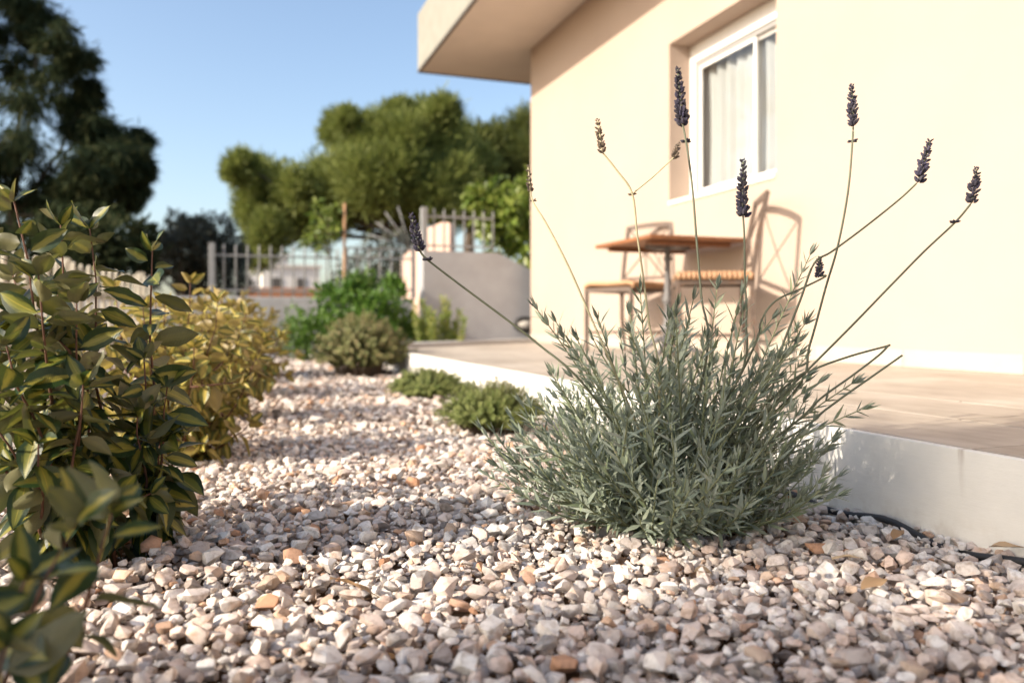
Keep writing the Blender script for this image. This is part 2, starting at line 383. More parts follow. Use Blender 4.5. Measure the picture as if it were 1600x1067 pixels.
def frames(d, nrm):
    """rows of local axes: x=d, z~nrm  -> (n,3,3) with columns as axes"""
    d = d/np.linalg.norm(d, axis=1, keepdims=True)
    y = np.cross(nrm, d); y /= (np.linalg.norm(y, axis=1, keepdims=True)+1e-9)
    z = np.cross(d, y); return np.stack([d, y, z], 2)
def instance_arrays(base, F, R, S, T):
    """base (k,3) verts, R (n,3,3), S (n,) or (n,3) scale, T (n,3)"""
    n, k = len(T), len(base)
    S = np.asarray(S); S3 = S[:, None, None] if S.ndim == 1 else S[:, None, :]
    V = np.einsum('nij,nkj->nki', R, base[None]*S3) + T[:, None, :]
    FF = (F[None] + (np.arange(n)*k)[:, None, None]).reshape(-1, F.shape[1])
    return V.reshape(-1, 3), FF
def unit(n):
    v = RNG.normal(size=(n, 3)); return v/np.linalg.norm(v, axis=1, keepdims=True)

def leaf_base(nl=6, nw=4, width=.42, curl=.14, fold=.16, wavy=.03, ph=0., tip=.8, base_p=.55):
    vs = []; uv = []
    for i in range(nl+1):
        t = i/nl
        hw = width/2*(math.sin(math.pi*min(1, t**base_p*1.0))**tip if 0 < t < 1 else 0.02)
        for j in range(nw+1):
            s = j/nw*2-1
            z = fold*abs(s)*hw*2 - curl*t*t + wavy*math.sin(9*t+ph+2*s)*abs(s)
            vs.append((t, s*hw, z)); uv.append((t, j/nw))
    fs = [(i*(nw+1)+j, (i+1)*(nw+1)+j, (i+1)*(nw+1)+j+1, i*(nw+1)+j+1) for i in range(nl) for j in range(nw)]
    return np.array(vs), np.array(fs), np.array(uv)
QUAD = (np.array([(0,-.0,0),(.5,-.5,.0),(1,0,0),(.5,.5,0)]), np.array([(0,1,2,3)]))
LEAF6 = (np.array([(0,0,0),(.3,-.42,.06),(.7,-.36,.02),(1,0,-.1),(.7,.36,.02),(.3,.42,.06),(.5,0,-.03)]),
         np.array([(0,1,6),(1,2,6),(2,3,6),(3,4,6),(4,5,6),(5,0,6)]))

def crown_mesh(name, puffs, n_per, leaf, lsize, lwidth, mat, droop=0., shell=.55, spread=.5, flat=1., upb=0., fuzz=.7):
    """puffs: list of (centre, radius); leaves near the surface of uneven lobes"""
    Vs, Fs, Rs = [], [], []; off = 0
    for c, r in puffs:
        n = int(n_per*max(.35, (r/puffs[0][1])**2)) if len(puffs) else n_per
        u = unit(n); lump = 1 + .22*np.sin(u@np.array([5.1, 3.3, 4.2])+c[0]*7) + .15*np.sin(u@np.array([-7.1, 8.3, 6.2])+c[1]*5)
        rad = r*(shell + (1-shell)*RNG.random(n)**.6)*lump*(1+fuzz*RNG.random(n)**5)
        p = np.array(c)[None] + u*rad[:, None]*np.array([1, 1, flat])
        d = u*(1-spread) + unit(n)*spread + np.array([0, 0, upb-droop])
        nr = unit(n)*.7 + u*.6 + np.array([0, 0, .25])
        R = frames(d, nr); L = lsize*(.6+.8*RNG.random(n))
        S = np.stack([L, L*lwidth, L], 1)
        V, F = instance_arrays(leaf[0], leaf[1], R, S, p)
        Vs.append(V); Fs.append(F+off); off += len(V)
        # clump tone + leaf tone
        Rs.append(np.repeat(np.clip(RNG.random(n)*.75+.25*RNG.random(), 0, .999), len(leaf[0])))
    return np_mesh(name, np.concatenate(Vs), np.concatenate(Fs), mat, np.concatenate(Rs), None, False)

def curve_pts(a, b, n=6, sag=None, jit=0.):
    a, b = Vector(a), Vector(b); sag = Vector(sag or (0,0,0)); out = []
    for i in range(n+1):
        t = i/n; p = a.lerp(b, t) + sag*(4*t*(1-t))
        if 0 < i < n and jit: p += Vector((random.uniform(-jit,jit), random.uniform(-jit,jit), random.uniform(-jit,jit)))
        out.append(p)
    return out

def tree(name, base, puffs, label, mat, n_per, leaf=QUAD, lsize=.2, lwidth=.3, droop=0., trunk_r=.15, fork=None, group=None, cat='tree',
         limb_n=9, flat=1., spread=.5, upb=0., trunk_mat='bark', shell=.55):
    t = empty(name, base); tag(t, label, cat, group)
    base = Vector(base); fork = Vector(fork) if fork else base.lerp(Vector(puffs[0][0]), .5)
    mb = MB(); tr = curve_pts(base-Vector((0,0,.1)), fork, 6, None, trunk_r*.3); mb.tube(tr, trunk_r, 8, trunk_r*.65)
    for c, r in puffs[::max(1, len(puffs)//limb_n)]:
        mb.tube(curve_pts(fork, c, 5, (0,0,-.08*(Vector(c)-fork).length), trunk_r*.3), trunk_r*.42, 6, trunk_r*.08)
    mb.build('trunk', trunk_mat, t)
    link('crown', crown_mesh('crown', puffs, n_per, leaf, lsize, lwidth, mat, droop, shell, spread, flat, upb), t)
    return t
def lumpy(puffs, k, rs, off):
    """break every lobe into k smaller lobes so the outline is uneven and gaps open"""
    out = []
    for c, r in puffs:
        for _ in range(k):
            u = Vector((random.gauss(0,1), random.gauss(0,1), random.gauss(0,1))).normalized()*r*off*random.uniform(.5,1.1)
            out.append((tuple(Vector(c)+u), r*rs*random.uniform(.75,1.25)))
    out.sort(key=lambda q: -q[1]); return out
def pxpuffs(lst, D, dj, rs=1.):
    out = []
    for x, y, r in lst:
        d = D + random.uniform(-dj, dj); out.append((tuple(P(x, y, d)), r/FPX*D*rs))
    return out

# ------------------------------------------------------------------ ground
g = MB(); N = 1500
g.add([(-N,-N,-.045),(N,-N,-.045),(N,N,-.045),(-N,N,-.045)], [(0,1,2,3)])
tag(g.build('ground', 'soil'), 'bare brown soil ground around the garden', None, None, 'structure')

# shrub bases keep a ring of bare soil
SHRUBS = [(-.20,1.37,.10), (-.12,2.26,.10), (-.05,3.2,.1), (.02,4.2,.12), (.10,5.3,.12), (-.16,.80,.07), (.752,1.252,.06), (.85,2.53,.08), (.93,3.78,.08), (.88,5.25,.1)]

def hull_stone(seed, npts):
    r = random.Random(seed); bm = bmesh.new()
    sx, sy, sz = 1.05, r.uniform(.55, .95), r.uniform(.38, .75)
    for i in range(npts):
        v = Vector((r.gauss(0,1), r.gauss(0,1), r.gauss(0,1))).normalized()
        e = r.uniform(.86, 1.08)
        # squarish blocks: push towards a superellipsoid
        m = max(abs(v.x), abs(v.y), abs(v.z)); v = v*(.62+.38/m)*e*.86
        bm.verts.new((v.x*sx, v.y*sy, v.z*sz))
    bmesh.ops.convex_hull(bm, input=bm.verts[:])
    for v in [v for v in bm.verts if not v.link_faces]: bm.verts.remove(v)
    bmesh.ops.triangulate(bm, faces=bm.faces[:])
    bm.verts.ensure_lookup_table(); bm.verts.index_update()
    V = np.array([v.co[:] for v in bm.verts]); F = np.array([[v.index for v in f.verts] for f in bm.faces]); bm.free()
    return V, F
NEAR_ST = [hull_stone(i, 19) for i in range(26)]
FAR_ST = [hull_stone(100+i, 11) for i in range(12)]

def gravel():
    bed = MB(); bed.add([(-1.6,-.8,-.022),(1.149,-.8,-.022),(1.149,7.55,-.022),(1.7,7.55,-.022),(1.7,8.6,-.022),(-1.6,8.6,-.022)], [(0,1,2,3,4,5)])
    bed = tag(bed.build('gravel_bed', 'soil'), 'bed of crushed white, pink and grey marble gravel between hedge and terrace', None, None, 'structure')
    def pick(x0, x1, y0, y1, r, cover):
        n = int((x1-x0)*(y1-y0)/(math.pi*r*r*.75)*cover)
        xs = RNG.uniform(x0, x1, n); ys = RNG.uniform(y0, y1, n)
        rr = r*np.exp(RNG.normal(-.04, .42, n)); rr = np.clip(rr, r*.45, r*2.3); return xs, ys, rr
    sets = [pick(-.6, 1.145, .35, 2.7, .0088, 2.3), pick(-1.55, -.6, .8, 2.7, .014, 1.1), pick(-1.1, 1.145, -.8, .35, .015, 1.2),
            pick(-1.55, 1.145, 2.7, 8.55, .0145, 1.4), pick(1.145, 1.8, 6.0, 8.55, .02, 1.2)]
    cs = .004; gx0, gy0 = -1.7, -.9
    Hm = np.full((int(3.7/cs), int(9.6/cs)), -.02, np.float32)
    recs = []
    for si, (xs, ys, rr) in enumerate(sets):
        for x, y, r in zip(xs, ys, rr):
            if any((x-a)**2+(y-b)**2 < (c*random.uniform(.6, 1.1))**2 for a, b, c in SHRUBS): continue
            if si == 4 and y < 5.95+(x-1.2)*.8+.3: continue
            if x > 1.128-r*.8 and y < 6.0: x = 1.128-r*.8
            i, j = int((x-gx0)/cs), int((y-gy0)/cs); k = max(1, int(round(r*.9/cs)))
            sub = Hm[i-k:i+k+1, j-k:j+k+1]
            hgt = float(sub.mean())*.65 + float(sub.max())*.35
            und = .008*math.sin(2.3*x+1.1*y)+.006*math.sin(5.1*y-3*x)
            if hgt > .010+und: continue
            z = hgt + r*.42
            ii = np.arange(-k, k+1)*cs; q = (ii[:, None]**2+ii[None]**2)/(r*r)
            top = np.where(q < 1, z + .62*r*np.sqrt(np.clip(1-q, 0, 1)), -1).astype(np.float32)
            np.maximum(sub, top, out=sub)
            recs.append((x, y, z, r))
    A = np.array(recs)
    px, py, D = proj((A[:,0], A[:,1], A[:,2]))
    infr = (px > 5) & (px < 1595) & (py < 1060) & (D > .5)
    # exposed = its top is close to the final height field
    ii = ((A[:,0]-gx0)/cs).astype(int); jj = ((A[:,1]-gy0)/cs).astype(int)
    exposed = Hm[ii, jj] < A[:,2] + .66*A[:,3]
    score = np.where(infr & exposed, A[:,3]/np.maximum(D, .3), 0)
    big = np.argsort(-score)[:300]
    # stone rotation: mostly lying flat
    n = len(A); ang = RNG.uniform(0, 2*np.pi, n)
    nz = np.stack([RNG.normal(0,.38,n), RNG.normal(0,.38,n), np.ones(n)], 1)
    R = frames(np.stack([np.cos(ang), np.sin(ang), RNG.normal(0,.25,n)], 1), nz)
    meshes = []
    for i, (V, F) in enumerate(NEAR_ST):
        me = np_mesh('stone', V, F, 'stone_o', None, None, True); me.set_sharp_from_angle(angle=math.radians(37)); meshes.append(me)
    bigset = np.zeros(n, bool); bigset[big] = True
    for q, i in enumerate(big):
        r = A[i,3]; m = Matrix(R[i].tolist()).to_4x4() @ Matrix.Diagonal((r, r, r, 1)); m.translation = Vector(A[i,:3])
        link('stone', meshes[q % len(meshes)], bed, m)
    near = (A[:,1] < 2.7) & (A[:,1] > .35) & (A[:,0] > -.6) & ~bigset; far = ~near & ~bigset
    Vs, Fs, Rs = [], [], []; off = 0
    for sel, lib in ((near, NEAR_ST), (far, FAR_ST)):
        idx = np.nonzero(sel)[0]
        for k, (V, F) in enumerate(lib):
            id_ = idx[k::len(lib)]
            if not len(id_): continue
            vv, ff = instance_arrays(V, F, R[id_], A[id_,3], A[id_,:3])
            Vs.append(vv); Fs.append(ff+off); off += len(vv); Rs.append(np.repeat(RNG.random(len(id_)), len(V)))
    me = np_mesh('gravel', np.concatenate(Vs), np.concatenate(Fs), 'stone_a', np.concatenate(Rs), None, True)
    me.set_sharp_from_angle(angle=math.radians(37))
    tag(link('gravel', me, bed), None, None, None, 'stuff')
    print('stones', n, 'tris', len(me.polygons))
gravel()

# ------------------------------------------------------------------ terrace
TZ = .164
def yend(x): return 5.95 + (x-1.2)*.8
def terrace():
    b = MB(); b.prism([(1.152,-2.5),(2.9,-2.5),(2.9,yend(2.9)-.01),(1.152,yend(1.152)-.01)], -.1, TZ-.0115)
    t = tag(b.build('terrace', 'mortar'), 'raised terrace of beige stone tiles with white painted riser along the house', None, None, 'structure')
    rows = [1.139, 1.455, 1.775, 2.095, 2.415, 2.735, 2.872]
    for i in range(len(rows)-1):
        x0, x1 = rows[i]+.003, rows[i+1]-.003
        y = .96-.575*6 + (.3 if i % 2 else 0)
        while y < yend(x1):
            y0, y1 = y+.003, y+.575-.003
            a, c = min(y1, yend(x0)), min(y1, yend(x1))
            if y0 > -2.5 and a > y0+.02 and c > y0+.02:
                MB().prism([(x0,y0),(x1,y0),(x1,c),(x0,a)], TZ-.011, TZ+random.uniform(-.0006,.0006)).build('tile', 'tile', t, .0012)
            y += .575
    y = 3.83-1.9*3
    while y < yend(1.15):
        y1 = min(y+1.9, yend(1.135))
        MB().box(1.122, 1.1375, y+.0012, y1-.0012, -.06, TZ-.001).build('riser_panel', 'riser', t, .0015)
        y += 1.9
    # kerb closing the slanted far end
    a0 = Vector((1.13, yend(1.13)+.004)); a1 = Vector((2.9, yend(2.9)+.004)); d = (a1-a0).normalized(); nn = Vector((-d.y, d.x))*.2
    MB().prism([a0, a1, a1+nn, a0+nn], -.05, TZ+.035).build('end_kerb', 'capwall', t, .004)
    MB().box(1.118, 1.148, yend(1.135)-.03, yend(1.135)+.14, -.05, TZ+.012).build('end_block', 'riser', t, .008)
    # slab that carries the ramp wall and passes behind the house
    MB().box(1.9, 3.4, 7.42, 7.8, -.06, .1).build('slab', 'capwall', t)
terrace()

# ------------------------------------------------------------------ house
WX, WY1 = 2.88, 7.42
Z0, ZS = .10, TZ+2.93
OY0, OY1, OZ0, OZ1 = 3.66, 4.79, TZ+1.0, TZ+2.11
def house():
    h = empty('house', (WX, 2.0, TZ)); tag(h, 'cream rendered house with wide flat eave and one white window', 'house')
    b = MB(); th = .30
    x0, x1 = WX, WX+th
    for (ya, yb, za, zb) in ((-5, OY0, Z0, ZS), (OY1, WY1, Z0, ZS), (OY0, OY1, Z0, OZ0), (OY0, OY1, OZ1, ZS)):
        # front and back skins, no internal faces
        b.add([(x0,ya,za),(x0,yb,za),(x0,yb,zb),(x0,ya,zb)], [(3,2,1,0)])
        b.add([(x1,ya,za),(x1,yb,za),(x1,yb,zb),(x1,ya,zb)], [(0,1,2,3)])
    b.add([(x0,OY0,OZ0),(x1,OY0,OZ0),(x1,OY1,OZ0),(x0,OY1,OZ0)], [(0,1,2,3)])
    b.add([(x0,OY0,OZ1),(x1,OY0,OZ1),(x1,OY1,OZ1),(x0,OY1,OZ1)], [(3,2,1,0)])
    b.add([(x0,OY1,OZ0),(x1,OY1,OZ0),(x1,OY1,OZ1),(x0,OY1,OZ1)], [(0,1,2,3)])
    b.add([(x0,OY0,OZ0),(x1,OY0,OZ0),(x1,OY0,OZ1),(x0,OY0,OZ1)], [(3,2,1,0)])
    b.add([(x0,WY1,Z0),(9,WY1,Z0),(9,WY1,ZS),(x0,WY1,ZS)], [(3,2,1,0)])
    b.add([(9,WY1,Z0),(9,-5,Z0),(9,-5,ZS),(9,WY1,ZS)], [(3,2,1,0)])
    b.add([(x0,-5,Z0),(9,-5,Z0),(9,-5,ZS),(x0,-5,ZS)], [(0,1,2,3)])
    b.build('wall', 'wall', h)
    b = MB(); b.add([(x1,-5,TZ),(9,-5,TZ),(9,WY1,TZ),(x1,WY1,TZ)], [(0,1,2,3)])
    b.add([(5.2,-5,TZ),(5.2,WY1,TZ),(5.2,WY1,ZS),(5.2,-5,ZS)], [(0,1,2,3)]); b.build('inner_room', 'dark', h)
    EX, EY = 1.985, 8.52
    roof = MB().box(EX, 9.6, -6, EY, ZS+.004, ZS+.62).build('roof', 'eave', h, .006)
    MB().box(EX+.03, 9.5, -5.9, EY-.03, ZS-.012, ZS+.003).build('soffit', 'soffit', roof)
    MB().box(EX-.004, EX+.026, -6, EY, ZS-.02, ZS+.0035).build('drip_edge', 'drip', roof)
    MB().box(EX+.028, 9.6, EY-.028, EY+.004, ZS-.02, ZS+.0035).build('drip_edge', 'drip', roof)
    # window, set back in the reveal
    wn = MB(); fx0, fx1 = WX+.165, WX+.225
    wn.box(fx0, fx1, OY0+.002, OY1-.002, OZ1-.125, OZ1-.002)
    wn.box(fx0, fx1, OY1-.062, OY1-.002, OZ0+.03, OZ1-.1255)
    wn.box(fx0, fx1, OY0+.002, OY0+.062, OZ0+.03, OZ1-.1255)
    wn.box(fx0, fx1, OY0+.0625, OY1-.0625, OZ0+.03, OZ0+.075)
    win = wn.build('window', 'white', h)
    MB().box(WX-.012, WX+.29, OY0+.003, OY1-.003, OZ0+.001, OZ0+.0285).build('sill', 'sill', win, .003)
    ym = (OY0+OY1)/2-.12
    tr = MB()
    tr.box(fx0+.012, fx0+.05, OY1-.088, OY1-.0625, OZ0+.0755, OZ1-.1255)
    tr.box(fx0+.012, fx0+.05, OY0+.0625, OY1-.0885, OZ1-.16, OZ1-.126); tr.box(fx0+.012, fx0+.05, OY0+.0625, OY1-.0885, OZ0+.0755, OZ0+.088)
    tr.build('track', 'greyframe', win)
    for (ya, yb, dx) in ((ym-.02, OY1-.09, .014), (OY0+.064, ym+.02, .034)):
        s = MB(); sx0, sx1 = fx0+dx+.004, fx0+dx+.019; za, zb = OZ0+.0885, OZ1-.1605; q = .020
        s.box(sx0, sx1, ya, ya+q, za, zb); s.box(sx0, sx1, yb-q, yb, za, zb)
        s.box(sx0, sx1, ya+q+.0005, yb-q-.0005, za, za+q); s.box(sx0, sx1, ya+q+.0005, yb-q-.0005, zb-q, zb)
        s.build('sash', 'white', win)
        MB().box(sx0+.006, sx0+.010, ya+q+.001, yb-q-.001, za+q+.001, zb-q-.001).build('pane', 'glass', win)
    # skirting tiles at the wall foot
    y = -2.4
    while y < WY1-.01:
        y1 = min(y+.575, WY1)
        MB().box(WX-.0085, WX-.0005, y+.001, y1-.001, TZ+.001, TZ+.079).build('skirting_tile', 'skirt', h, .001)
        y += .575
    return h
house()
def curtain(y0, y1, label, waves, ph):
    n = 60; vs = []; fs = []; x = WX+.262
    for zi in range(9):
        z = OZ0+.035 + (OZ1-.02-OZ0-.035)*zi/8
        for i in range(n+1):
            t = i/n; gather = 1-.05*math.sin(zi/8*math.pi)
            y = (y0+y1)/2 + (t-.5)*(y1-y0)*gather
            vs.append((x + 0.018*math.sin(t*waves*2*math.pi+ph+.25*math.sin(zi*.6)) + .01*math.sin(t*waves*5.1), y, z))
    for zi in range(8):
        for i in range(n): a = zi*(n+1)+i; fs.append((a, a+1, a+n+2, a+n+1))
    tag(MB().add(vs, fs, True).build('curtain', 'cloth'), label, 'curtain', 'curtains in the window')
curtain(OY0+.01, OY0+.50, 'white voile curtain hanging behind the window pane by the chair side', 6, .4)
curtain(OY0+.44, OY1+.03, 'gathered white voile curtain behind the window pane beside the deep reveal', 7, 1.9)

# ------------------------------------------------------------------ walls, lamp, fences
wl = MB(); wy0, wy1 = 7.62, 7.80
poly = [(1.83,-.05),(1.83,1.06),(2.60,1.06),(3.02,.87),(3.9,.45),(3.9,-.05)]
wl.add([(x,wy0,z) for x,z in poly]+[(x,wy1,z) for x,z in poly], [(0,1,2,3,4,5),(11,10,9,8,7,6)]+[(i,i+6,(i+1)%6+6,(i+1)%6) for i in range(6)])
rw = wl.build('ramp_wall', 'greywall')
bm = bmesh.new(); bm.from_mesh(rw.data); bmesh.ops.recalc_face_normals(bm, faces=bm.faces[:]); bm.to_mesh(rw.data); bm.free()
tag(rw, 'grey rendered wall with sloping top beside the house corner', 'wall')

def bulkhead():
    c = P(819, 507, 8.15); c.y = wy0
    t = empty('wall_lamp', c); tag(t, 'oval dark bulkhead lamp on the grey sloping wall', 'lamp')
    n = 24; ring = [Vector((c.x+.105*math.cos(a), c.y-.03, c.z+.058*math.sin(a))) for a in [2*math.pi*i/n for i in range(n+1)]]
    MB().tube(ring, .024, 8, None, False).build('rim', 'blackrim', t)
    vs = []; fs = []; k = 24
    for r, dy in ((1.0, -.02), (.8, -.045), (.45, -.062), (.02, -.068)):
        vs += [(c.x+.10*r*math.cos(2*math.pi*j/k), c.y+dy, c.z+.053*r*math.sin(2*math.pi*j/k)) for j in range(k)]
    for i in range(3):
        for j in range(k): fs.append((i*k+j, i*k+(j+1)%k, (i+1)*k+(j+1)%k, (i+1)*k+j))
    MB().add(vs, fs, True).build('glass', 'lampglass', t)
    MB().box(c.x-.1, c.x+.1, c.y-.025, c.y-.001, c.z-.05, c.z+.05).build('back_plate', 'cast', t, .01)
bulkhead()

LW_Y = 8.62
lw = MB().box(-2.4, 1.95, LW_Y, LW_Y+.18, -.06, .62); lowwall = lw.build('low_wall', 'capwall', None, .006)
tag(lowwall, 'low pale grey garden wall carrying the railing at the path end', 'wall')
def railing(name, x0, x1, y, z0, z1, zr, step, label, post_left=True, r=.009):
    t = empty(name, (x0, y, z0)); tag(t, label, 'fence')
    n = int(round((x1-x0)/step))
    if post_left: MB().box(x0-.03, x0+.03, y-.03, y+.03, z0, z1+.005).build('post', 'metal', t, .004)
    me = None
    for i in range(1 if post_left else 0, n+1):
        x = x0+(x1-x0)*i/n
        if me is None:
            me = MB().tube([(0,0,z0+.001),(0,0,z1-.03),(0,0,z1)], [r, r, r*.3], 6).mesh('bar', 'metal')
        link('bar', me, t, Matrix.Translation((x, y, 0)))
    for z in zr: MB().box(x0+.031 if post_left else x0, x1, y-.0125, y+.0125, z-.009, z+.009).build('rail', 'metal', t)
    return t
xa = P(331, 400, 8.05).x
railing('railing', xa, 1.15, LW_Y+.09, .621, 1.165, (.69, 1.05), .118, 'grey vertical bar railing standing on the low garden wall')
def gate():
    t = empty('sunburst_gate', (1.2, LW_Y+.09, .0)); tag(t, 'grey metal gate panel with fanned sunburst bars at the grey wall', 'gate')
    y = LW_Y+.09; x0, x1 = 1.24, 1.98
    MB().box(x0-.02, x0+.02, y-.02, y+.02, .621, 1.17).build('post', 'metal', t); MB().box(x1-.02, x1+.02, y-.02, y+.02, .621, 1.22).build('post', 'metal', t)
    for i in range(1, 6):
        x = x0+(x1-x0)*i/6; MB().tube([(x,y,.71),(x,y,1.16)], .009, 6).build('bar', 'metal', t)
    for z in (.72, 1.06, 1.165): MB().box(x0+.0205, x1-.0205, y-.012, y+.012, z-.01, z+.01).build('rail', 'metal', t)
    for k in range(4):
        a = math.radians(108+19*k); L = .47
        MB().tube([(x1-.03, y, 1.19), (x1-.03+L*math.cos(a), y, 1.19+L*math.sin(a))], .006, 6).build('fan_bar', 'metal', t)
gate()
railing('upper_railing', 1.86, 2.58, (wy0+wy1)/2, 1.061, 1.49, (1.12, 1.41), .103, 'short grey railing on top of the grey sloping wall')
# pink garden wall behind
pk = MB(); yk = 10.6; a, b_ = P(628, 380, 10.4), P(722, 345, 10.4)
pts = [(a.x,-.05),(a.x,1.25),(a.x+.25,1.46),(b_.x-.45,1.62),(b_.x-.1,1.74),(b_.x,1.72),(b_.x,-.05)]
n = len(pts); pk.add([(x,yk,z) for x,z in pts]+[(x,yk+.2,z) for x,z in pts], [tuple(range(n)), tuple(range(2*n-1,n-1,-1))]+[(i,i+n,(i+1)%n+n,(i+1)%n) for i in range(n)])
po = pk.build('pink_wall', 'pink'); po.rotation_euler = (0,0,0)
bm = bmesh.new(); bm.from_mesh(po.data); bmesh.ops.recalc_face_normals(bm, faces=bm.faces[:])
bmesh.ops.rotate(bm, verts=bm.verts[:], cent=(b_.x, yk, 0), matrix=Matrix.Rotation(math.radians(-38), 3, 'Z')); bm.to_mesh(po.data); bm.free()
tag(po, 'sunlit pink rendered wall with stepped top behind the railings', 'wall')

def picket_fence():
    A, B = Vector((-1.75, 3.2)), Vector((-.68, 8.45)); L = (B-A).length; d = (B-A)/L; rz = math.atan2(d.y, d.x)
    t = empty('picket_fence', (A.x, A.y, 0)); tag(t, 'cream wooden picket fence behind the golden hedge', 'fence')
    me = MB().add([(-.025,-.009,.05),(.025,-.009,.05),(.025,-.009,.74),(.018,-.009,.785),(0,-.009,.80),(-.018,-.009,.785),(-.025,-.009,.74)] +
                  [(-.025,.009,.05),(.025,.009,.05),(.025,.009,.74),(.018,.009,.785),(0,.009,.80),(-.018,.009,.785),(-.025,.009,.74)],
                  [tuple(range(7)), tuple(range(13,6,-1))]+[(i,i+7,(i+1)%7+7,(i+1)%7) for i in range(7)]).mesh('picket', 'picket')
    n = int(L/.15)
    for i in range(n+1):
        p = A + d*(i*L/n)
        m = Matrix.Translation((p.x, p.y, random.uniform(-.012,.012))) @ Matrix.Rotation(rz+random.uniform(-.04,.04), 4, 'Z') @ Matrix.Rotation(random.uniform(-.02,.02), 4, 'Y')
        link('picket', me, t, m)
    off = Vector((d.y, -d.x))*(-.03)
    for z in (.2, .58):
        MB().bar((A.x+off.x, A.y+off.y, z), (B.x+off.x, B.y+off.y, z), .03, .06).build('rail', 'picket', t)
    for i in range(4):
        p = A + d*(L*i/3) + off*2.6; MB().box(p.x-.035, p.x+.035, p.y-.035, p.y+.035, -.05, .84).build('post', 'picket', t, .004)
picket_fence()

# ------------------------------------------------------------------ table and chairs
def table():
    cx, cy = 2.535, 4.235; zt = .852
    t = empty('bistro_table', (cx, cy, TZ)); tag(t, 'square wooden bistro table on a grey cast iron pedestal', 'table')
    xs0, xs1, ya, yb = 2.215, 2.855, 3.885, 4.585; n = 6; w_ = (xs1-xs0)/n
    for i in range(n):
        MB().box(xs0+i*w_+.002, xs0+(i+1)*w_-.002, ya, yb, zt-.022, zt).build('board', 'tabletop', t, .002)
    for y in (ya+.09, yb-.13): MB().box(xs0+.05, xs1-.05, y, y+.045, zt-.047, zt-.0225).build('batten', 'tabletop', t, .002)
    MB().box(cx-.14, cx+.14, cy-.03, cy+.03, zt-.045, zt-.0225).box(cx-.03, cx+.03, cy-.14, cy-.031, zt-.045, zt-.0225).box(cx-.03, cx+.03, cy+.031, cy+.14, zt-.045, zt-.0225).build('bracket', 'cast', t)
    prof = [(.05,0),(.045,.02),(.028,.05),(.026,.09),(.04,.11),(.04,.13),(.024,.15),(.021,.26),(.032,.28),(.034,.295),(.022,.32),(.019,.42),(.017,.52),(.028,.54),(.018,.56),(.018,.61),(.03,.632)]
    MB().lathe(prof, (cx, cy, TZ+.045), 14).build('column', 'cast', t)
    for k in range(4):
        a = math.pi/4+k*math.pi/2; c, s = math.cos(a), math.sin(a)
        pts = [(cx+c*r, cy+s*r, TZ+z) for r, z in ((.02,.11),(.08,.085),(.15,.035),(.22,.018))]
        f = MB().tube(pts, .02, 8, .014).build('foot', 'cast', t)
table()
def chair(name, c, facing, label):
    """facing = angle of the direction the sitter looks to; built locally, x forward"""
    t = empty(name, (c[0], c[1], TZ)); tag(t, label, 'chair', 'iron chairs beside the table')
    M0 = Matrix.Translation((c[0], c[1], TZ)) @ Matrix.Rotation(facing, 4, 'Z')
    def put(mb, nm, mat, bevel=0):
        me = mb.mesh(nm, mat, bevel); me.transform(M0); return link(nm, me, t)
    hw, hd, sh = .19, .19, .445
    for s in (-1, 1):
        put(MB().bar((hd,s*hw,.001),(hd,s*hw,sh-.02), .024), 'leg', 'iron', .002)
        pts = [(-hd-.03,s*hw,.001),(-hd,s*hw,.25),(-hd,s*hw,sh),(-hd-.03,s*hw,.65),(-hd-.075,s*hw,.875)]
        mb = MB()
        for a, b in zip(pts, pts[1:]): mb.bar(a, Vector(b)+(Vector(b)-Vector(a)).normalized()*.004, .024, .02)
        put(mb, 'back_post', 'iron')
    fr = MB()
    for s in (-1, 1): fr.bar((-hd+.0125,s*hw,sh-.03),(hd-.0125,s*hw,sh-.03), .018, .03)
    for x in (-hd, hd): fr.bar((x,-hw+.0125,sh-.031),(x,hw-.0125,sh-.031), .018, .03)
    put(fr, 'seat_frame', 'iron')
    st = MB()
    for s in (-1, 1): st.bar((-hd+.01,s*hw,.13),(hd-.0125,s*hw,.13), .014)
    put(st, 'stretcher', 'iron')
    # woven rush: rolls side by side running across, bulging
    se = MB(); n = 15
    for i in range(n):
        x = -hd-.005+(2*hd+.01)*(i+.5)/n
        se.tube([(x,-hw-.014,sh-.02),(x,-hw-.012,sh+.004),(x,-hw+.03,sh+.014),(x,0,sh+.008),(x,hw-.03,sh+.014),(x,hw+.012,sh+.004),(x,hw+.014,sh-.02)], .0145, 6)
    put(se, 'seat', 'rush')
    tp = MB(); arch = []
    for i in range(9):
        u = i/8*2-1; arch.append((-hd-.075-.012*(1-u*u), u*hw, .868+.012*(1-u*u)))
    for a, b in zip(arch, arch[1:]): tp.bar(a, b, .014, .034)
    put(tp, 'top_rail', 'iron')
    lo = MB(); lo.bar((-hd-.002,-hw+.01,sh+.06),(-hd-.002,hw-.01,sh+.06), .014, .02); put(lo, 'lower_rail', 'iron')
    xb = MB()
    p = lambda u, v: (-hd-.004-.075*v*v-.004*(1 if u > 0 else -1)*0, u*(hw-.012), sh+.065+.36*v)
    for s in (-1, 1):
        pts = [p(s*(1-2*v)+.0, v) for v in [k/6 for k in range(7)]]
        pts = [(x+.006*s, y, z) for x, y, z in pts]
        xb.tube(pts, .006, 6)
    put(xb, 'cross_brace', 'iron')
